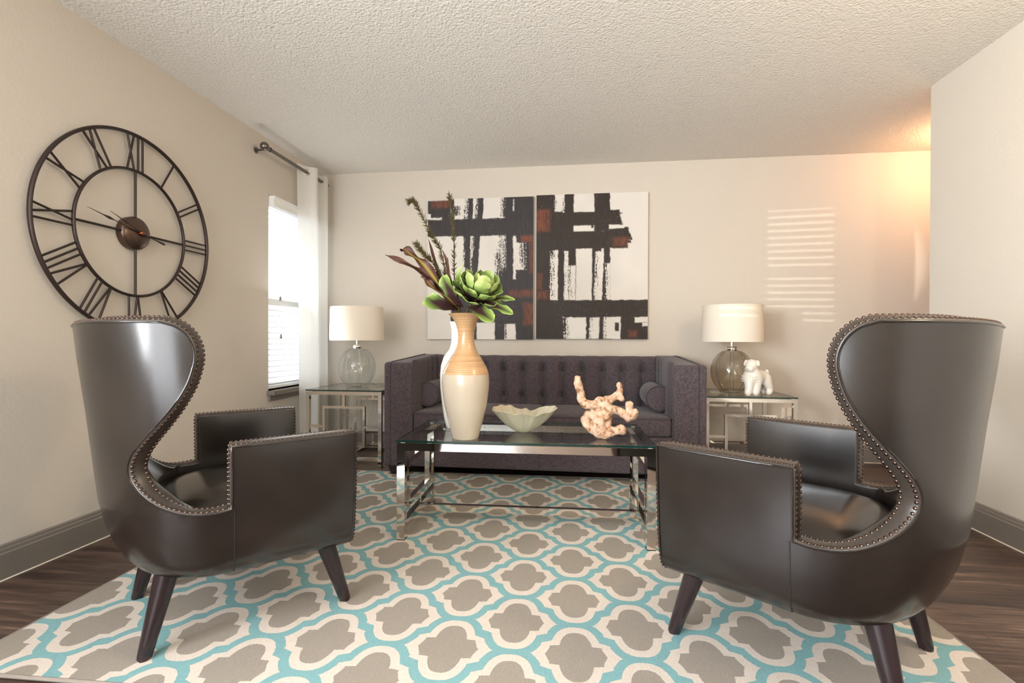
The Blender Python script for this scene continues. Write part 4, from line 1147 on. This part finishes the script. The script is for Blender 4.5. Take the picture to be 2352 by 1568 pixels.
# ------------------------------------------------------------------ paintings (painted grid, colour belongs to the canvas)
def smooth_noise(h_, w_, sy, sx, seed):
    r = np.random.RandomState(seed); a = r.rand(int(h_/sy)+3, int(w_/sx)+3)
    y = np.arange(h_)/sy; x = np.arange(w_)/sx; yi = y.astype(int); xi = x.astype(int); fy = (y-yi)[:, None]; fx = (x-xi)[None]
    fy = fy*fy*(3-2*fy); fx = fx*fx*(3-2*fx)
    return (a[yi][:, xi]*(1-fy)+a[yi+1][:, xi]*fy)*(1-fx) + (a[yi][:, xi+1]*(1-fy)+a[yi+1][:, xi+1]*fy)*fx
def painting(name, x0, z0, wd, ht, frame, ops, label, seed, dk_c):
    """frame: (px x0, px y0, px w, px h) of the sketch; ops painted in order"""
    nx, ny = 400, 528
    fx, fy, fw_, fh = frame
    XX = fx + fw_*np.arange(nx+1)/nx; YY = fy + fh*np.arange(ny+1)/ny
    X_, Y_ = np.meshgrid(XX, YY); hN, wN = X_.shape
    col = np.zeros((hN, wN, 3)); white = np.array(lin((220, 214, 206))[:3]); dark = np.array(lin(dk_c)[:3]); rust = np.array(lin((128, 72, 50))[:3])
    n_f = smooth_noise(hN, wN, 3.2, 1.8, seed); n_m = smooth_noise(hN, wN, 14, 5, seed+1); n_v = smooth_noise(hN, wN, 30, 2, seed+2); n_b = smooth_noise(hN, wN, 60, 40, seed+3)
    edge = (smooth_noise(hN, wN, 14, 14, seed+4)-.5)*9 + (n_f-.5)*5
    col[:] = white*(1 - .06*n_b[..., None])
    dk = dark*(.75 + .45*n_v*.6 + .3*n_m*.6)[..., None]
    for op in ops:
        kind, a, b_, c_, d = op[:5]; dry = op[5] if len(op) > 5 else 0; side = op[6] if len(op) > 6 else ''
        sk = op[7] if len(op) > 7 else 0
        Xs = X_ - sk*(Y_-b_)
        dist = np.minimum(np.minimum(Xs-a, c_-Xs), np.minimum(Y_-b_, d-Y_)) + edge
        m_ = 1/(1+np.exp(-np.clip(dist/1.6, -50, 50)))
        if dry:
            tt = np.clip((Xs-a)/(c_-a), 0, 1); 
            if side == 'l': g = 1-tt
            elif side == 'r': g = tt
            else: g = np.full_like(tt, .6)
            thr = .55*n_f + .45*n_v
            m_ = m_*np.clip((thr - g*dry*.62 - .02)*7, 0, 1)
        m_ = m_[..., None]
        if kind == 'D': col = col*(1-m_) + dk*m_
        elif kind == 'W': col = col*(1-m_) + white*(1-.05*n_b[..., None])*m_
        else:
            k = np.clip(np.minimum(np.minimum(Xs-a, c_-Xs)/30, np.minimum(Y_-b_, d-Y_)/30)+.2, 0, 1)*(.35+.65*n_m); k = k[..., None]*.72
            col = col*(1-k) + rust*k
    # flecks
    fl = ((smooth_noise(hN, wN, 2, 2, seed+9) > .975) & (n_b > .6))[..., None]; col = np.where(fl, col*.65+white*.35, col)
    t = thing(name, label, 'painting', (x0+wd/2, -.02, z0), 0, 'pair of abstract paintings')
    me = bpy.data.meshes.new('painted_canvas'); J = nx+1
    me.from_pydata([(wd*(i/nx-.5), -.0175, ht*(1-j/ny)) for j in range(ny+1) for i in range(nx+1)], [],
                   [(j*J+i, (j+1)*J+i, (j+1)*J+i+1, j*J+i+1) for j in range(ny) for i in range(nx)])
    at = me.color_attributes.new('Paint', 'FLOAT_COLOR', 'POINT')
    at.data.foreach_set('color', np.concatenate([col, np.ones((hN, wN, 1))], 2).astype(np.float32).ravel())
    m = mat('canvas_paint', (1, 1, 1, 1), .55, spec=.25); nt, b = nodes(m); an = nt.nodes.new('ShaderNodeAttribute'); an.attribute_name = 'Paint'; nt.links.new(an.outputs['Color'], b.inputs['Base Color'])
    bump(nt, b, noise(nt, coords(nt), 300, 2), .2, .001)
    link('painted_canvas', me, m, t)
    bm = B(-wd/2, wd/2, -.0172, .0195, 0, ht); obj('stretcher_frame', bm, M['white'], t)
DL = [('D', 478, 150, 690, 330), ('W', 470, 268, 508, 335), ('W', 470, 303, 606, 333), ('D', 690, 205, 775, 290, .7, 'r'), ('D', 690, 140, 720, 330),
      ('D', 815, 130, 888, 330, .9, 'l', -.06), ('D', 845, 130, 888, 330), ('D', 915, 130, 985, 330, .7, 'l', -.06), ('D', 935, 130, 985, 330, 0, '', -.05),
      ('D', 1130, 100, 1185, 310, 1.1, 'l'), ('D', 1178, 90, 1450, 1270), ('D', 470, 322, 1450, 478),
      ('D', 790, 470, 830, 760, 1.2, 'l'), ('D', 818, 470, 866, 1060), ('D', 870, 470, 915, 800, 1.2, 'l', -.05), ('D', 905, 470, 952, 1060, 0, '', -.06),
      ('D', 1085, 470, 1190, 720, 1.15, 'l'), ('D', 1085, 640, 1190, 900, .7, 'l'), ('D', 1085, 840, 1450, 1260), ('W', 1140, 480, 1185, 770, 1.1, ''),
      ('W', 1248, 484, 1272, 870, .35, 'r'), ('W', 1262, 545, 1372, 790, 1.15, 'r'), ('W', 1246, 160, 1254, 262), ('D', 690, 1010, 1450, 1258),
      ('D', 898, 1240, 925, 1420), ('D', 1088, 1240, 1178, 1420), ('D', 1272, 1240, 1450, 1420), ('D', 1178, 1240, 1195, 1400, .9, 'r'),
      ('R', 500, 135, 690, 225), ('R', 1310, 478, 1430, 545), ('R', 1310, 478, 1430, 545), ('R', 1385, 530, 1440, 830), ('R', 1330, 1075, 1440, 1290), ('R', 1200, 960, 1440, 1040, 0)]
DR = [('D', 40, 90, 218, 1490), ('D', 200, 90, 240, 270, .9, 'r'), ('D', 300, 90, 345, 280, 1.1, 'l', -.05), ('D', 322, 90, 408, 300), ('D', 600, 80, 748, 300), ('D', 208, 262, 300, 300),
      ('D', 40, 274, 822, 402), ('D', 740, 262, 835, 300), *[('D', 780, 268+k*19, 828+k*7, 294+k*19) for k in range(7)], ('D', 822, 288, 862, 297), ('D', 200, 380, 408, 470), ('D', 596, 300, 742, 460),
      ('D', 40, 452, 915, 622), ('D', 740, 430, 918, 470), *[('D', 880, 422+k*17, 915+k*7, 448+k*17) for k in range(7)], ('D', 880, 545, 945, 575), ('D', 860, 560, 905, 605), ('W', 408, 406, 598, 455), ('W', 742, 402, 872, 434), ('D', 570, 398, 592, 425),
      ('D', 40, 600, 430, 1120), ('W', 180, 632, 258, 1110, .75, 'l'), ('W', 232, 630, 252, 1105), ('W', 318, 640, 356, 1110, .45, 'l'), ('W', 352, 780, 425, 1110, .85, 'l'), ('D', 580, 600, 752, 1120), ('W', 612, 650, 690, 1112, .55, 'l', -.03), ('W', 668, 620, 692, 760), ('W', 700, 760, 752, 1112, 1.0, 'l'),
      ('D', 40, 1108, 1120, 1272), ('D', 40, 1260, 308, 1490), ('D', 290, 1272, 370, 1490, 1.1, 'r'), ('D', 528, 1260, 1120, 1490), ('W', 565, 1272, 655, 1476, .55, 'l', -.05), ('W', 690, 1272, 850, 1476, .6, 'l'), ('W', 720, 1272, 840, 1330), ('W', 720, 1320, 800, 1476), ('D', 800, 1325, 832, 1400, .3),
      ('W', 978, 1272, 1120, 1322), ('W', 1050, 1318, 1120, 1358), ('R', 915, 1390, 1010, 1465), ('R', 45, 230, 190, 460), ('R', 48, 250, 130, 440), ('R', 48, 840, 115, 1010), ('R', 50, 1010, 170, 1105), ('R', 770, 510, 930, 610, 0)]
painting('abstract_painting', .985, .962, .923, 1.212, (478, 138, 948, 1272), DL, 'black and white abstract canvas partly behind the flower arrangement', 11, (58, 54, 54))
painting('abstract_painting', 1.932, .968, .922, 1.214, (50, 100, 1050, 1378), DR, 'black and white abstract canvas with white right side, nearer the smoky lamp', 31, (54, 46, 41))

# ------------------------------------------------------------------ small wall things, ceiling lamps
t = thing('wall_outlet', 'ivory wall outlet with a plug adapter beside the far end table', 'outlet', (3.945, 0, .365))
obj('cover_plate', B(-.036, .036, -.006, 0, -.058, .058), M['plug'], t, None, .002)
bm = bmesh.new(); box(bm, -.0165, .0165, -.0075, -.006, -.042, -.012); obj('socket', bm, M['caulk'], t, None, .001)
for xx in (-.006, .006): obj('slot', B(xx-.001, xx+.001, -.0085, -.0074, -.030, -.020), M['foot'], t)
ad = thing('plug_adapter', 'chunky ivory plug adapter in the upper socket of the outlet', 'plug', (3.966, -.0075, .392))
obj('adapter_body', B(-.028, .026, -.040, .0, -.030, .034), M['plug'], ad, None, .004)
t = thing('door_stop', 'spring door stop with a white tip on the far baseboard', 'door stop', (4.62, -.017, .072))
bm = bmesh.new(); pts = [(.006*math.cos(a), -.004-.055*a/(16*PI), .006*math.sin(a)) for a in np.linspace(0, 16*PI, 200)]; tube(bm, pts, .0014, 5); obj('spring', bm, M['nickel'], t, 60)
bm = bmesh.new(); tube(bm, [(0, -.058, 0), (0, -.074, 0)], .0095, 14); k = obj('rubber_tip', bm, M['white'], t, 40); k['label'] = 'white rubber tip'
for (x, y, z), lab in ((HALL, 'small round ceiling lamp in the side hall behind the wall corner'), (ROOM, 'round ceiling lamp above and right of the viewpoint')):
    t = thing('ceiling_lamp', lab, 'lamp', (x, y, H), 0, 'round ceiling lamps')
    bm = bmesh.new(); lathe(bm, [(.14, -.025), (.145, -.02), (.145, 0)], 40); obj('rim', bm, M['nickel'], t, 40)
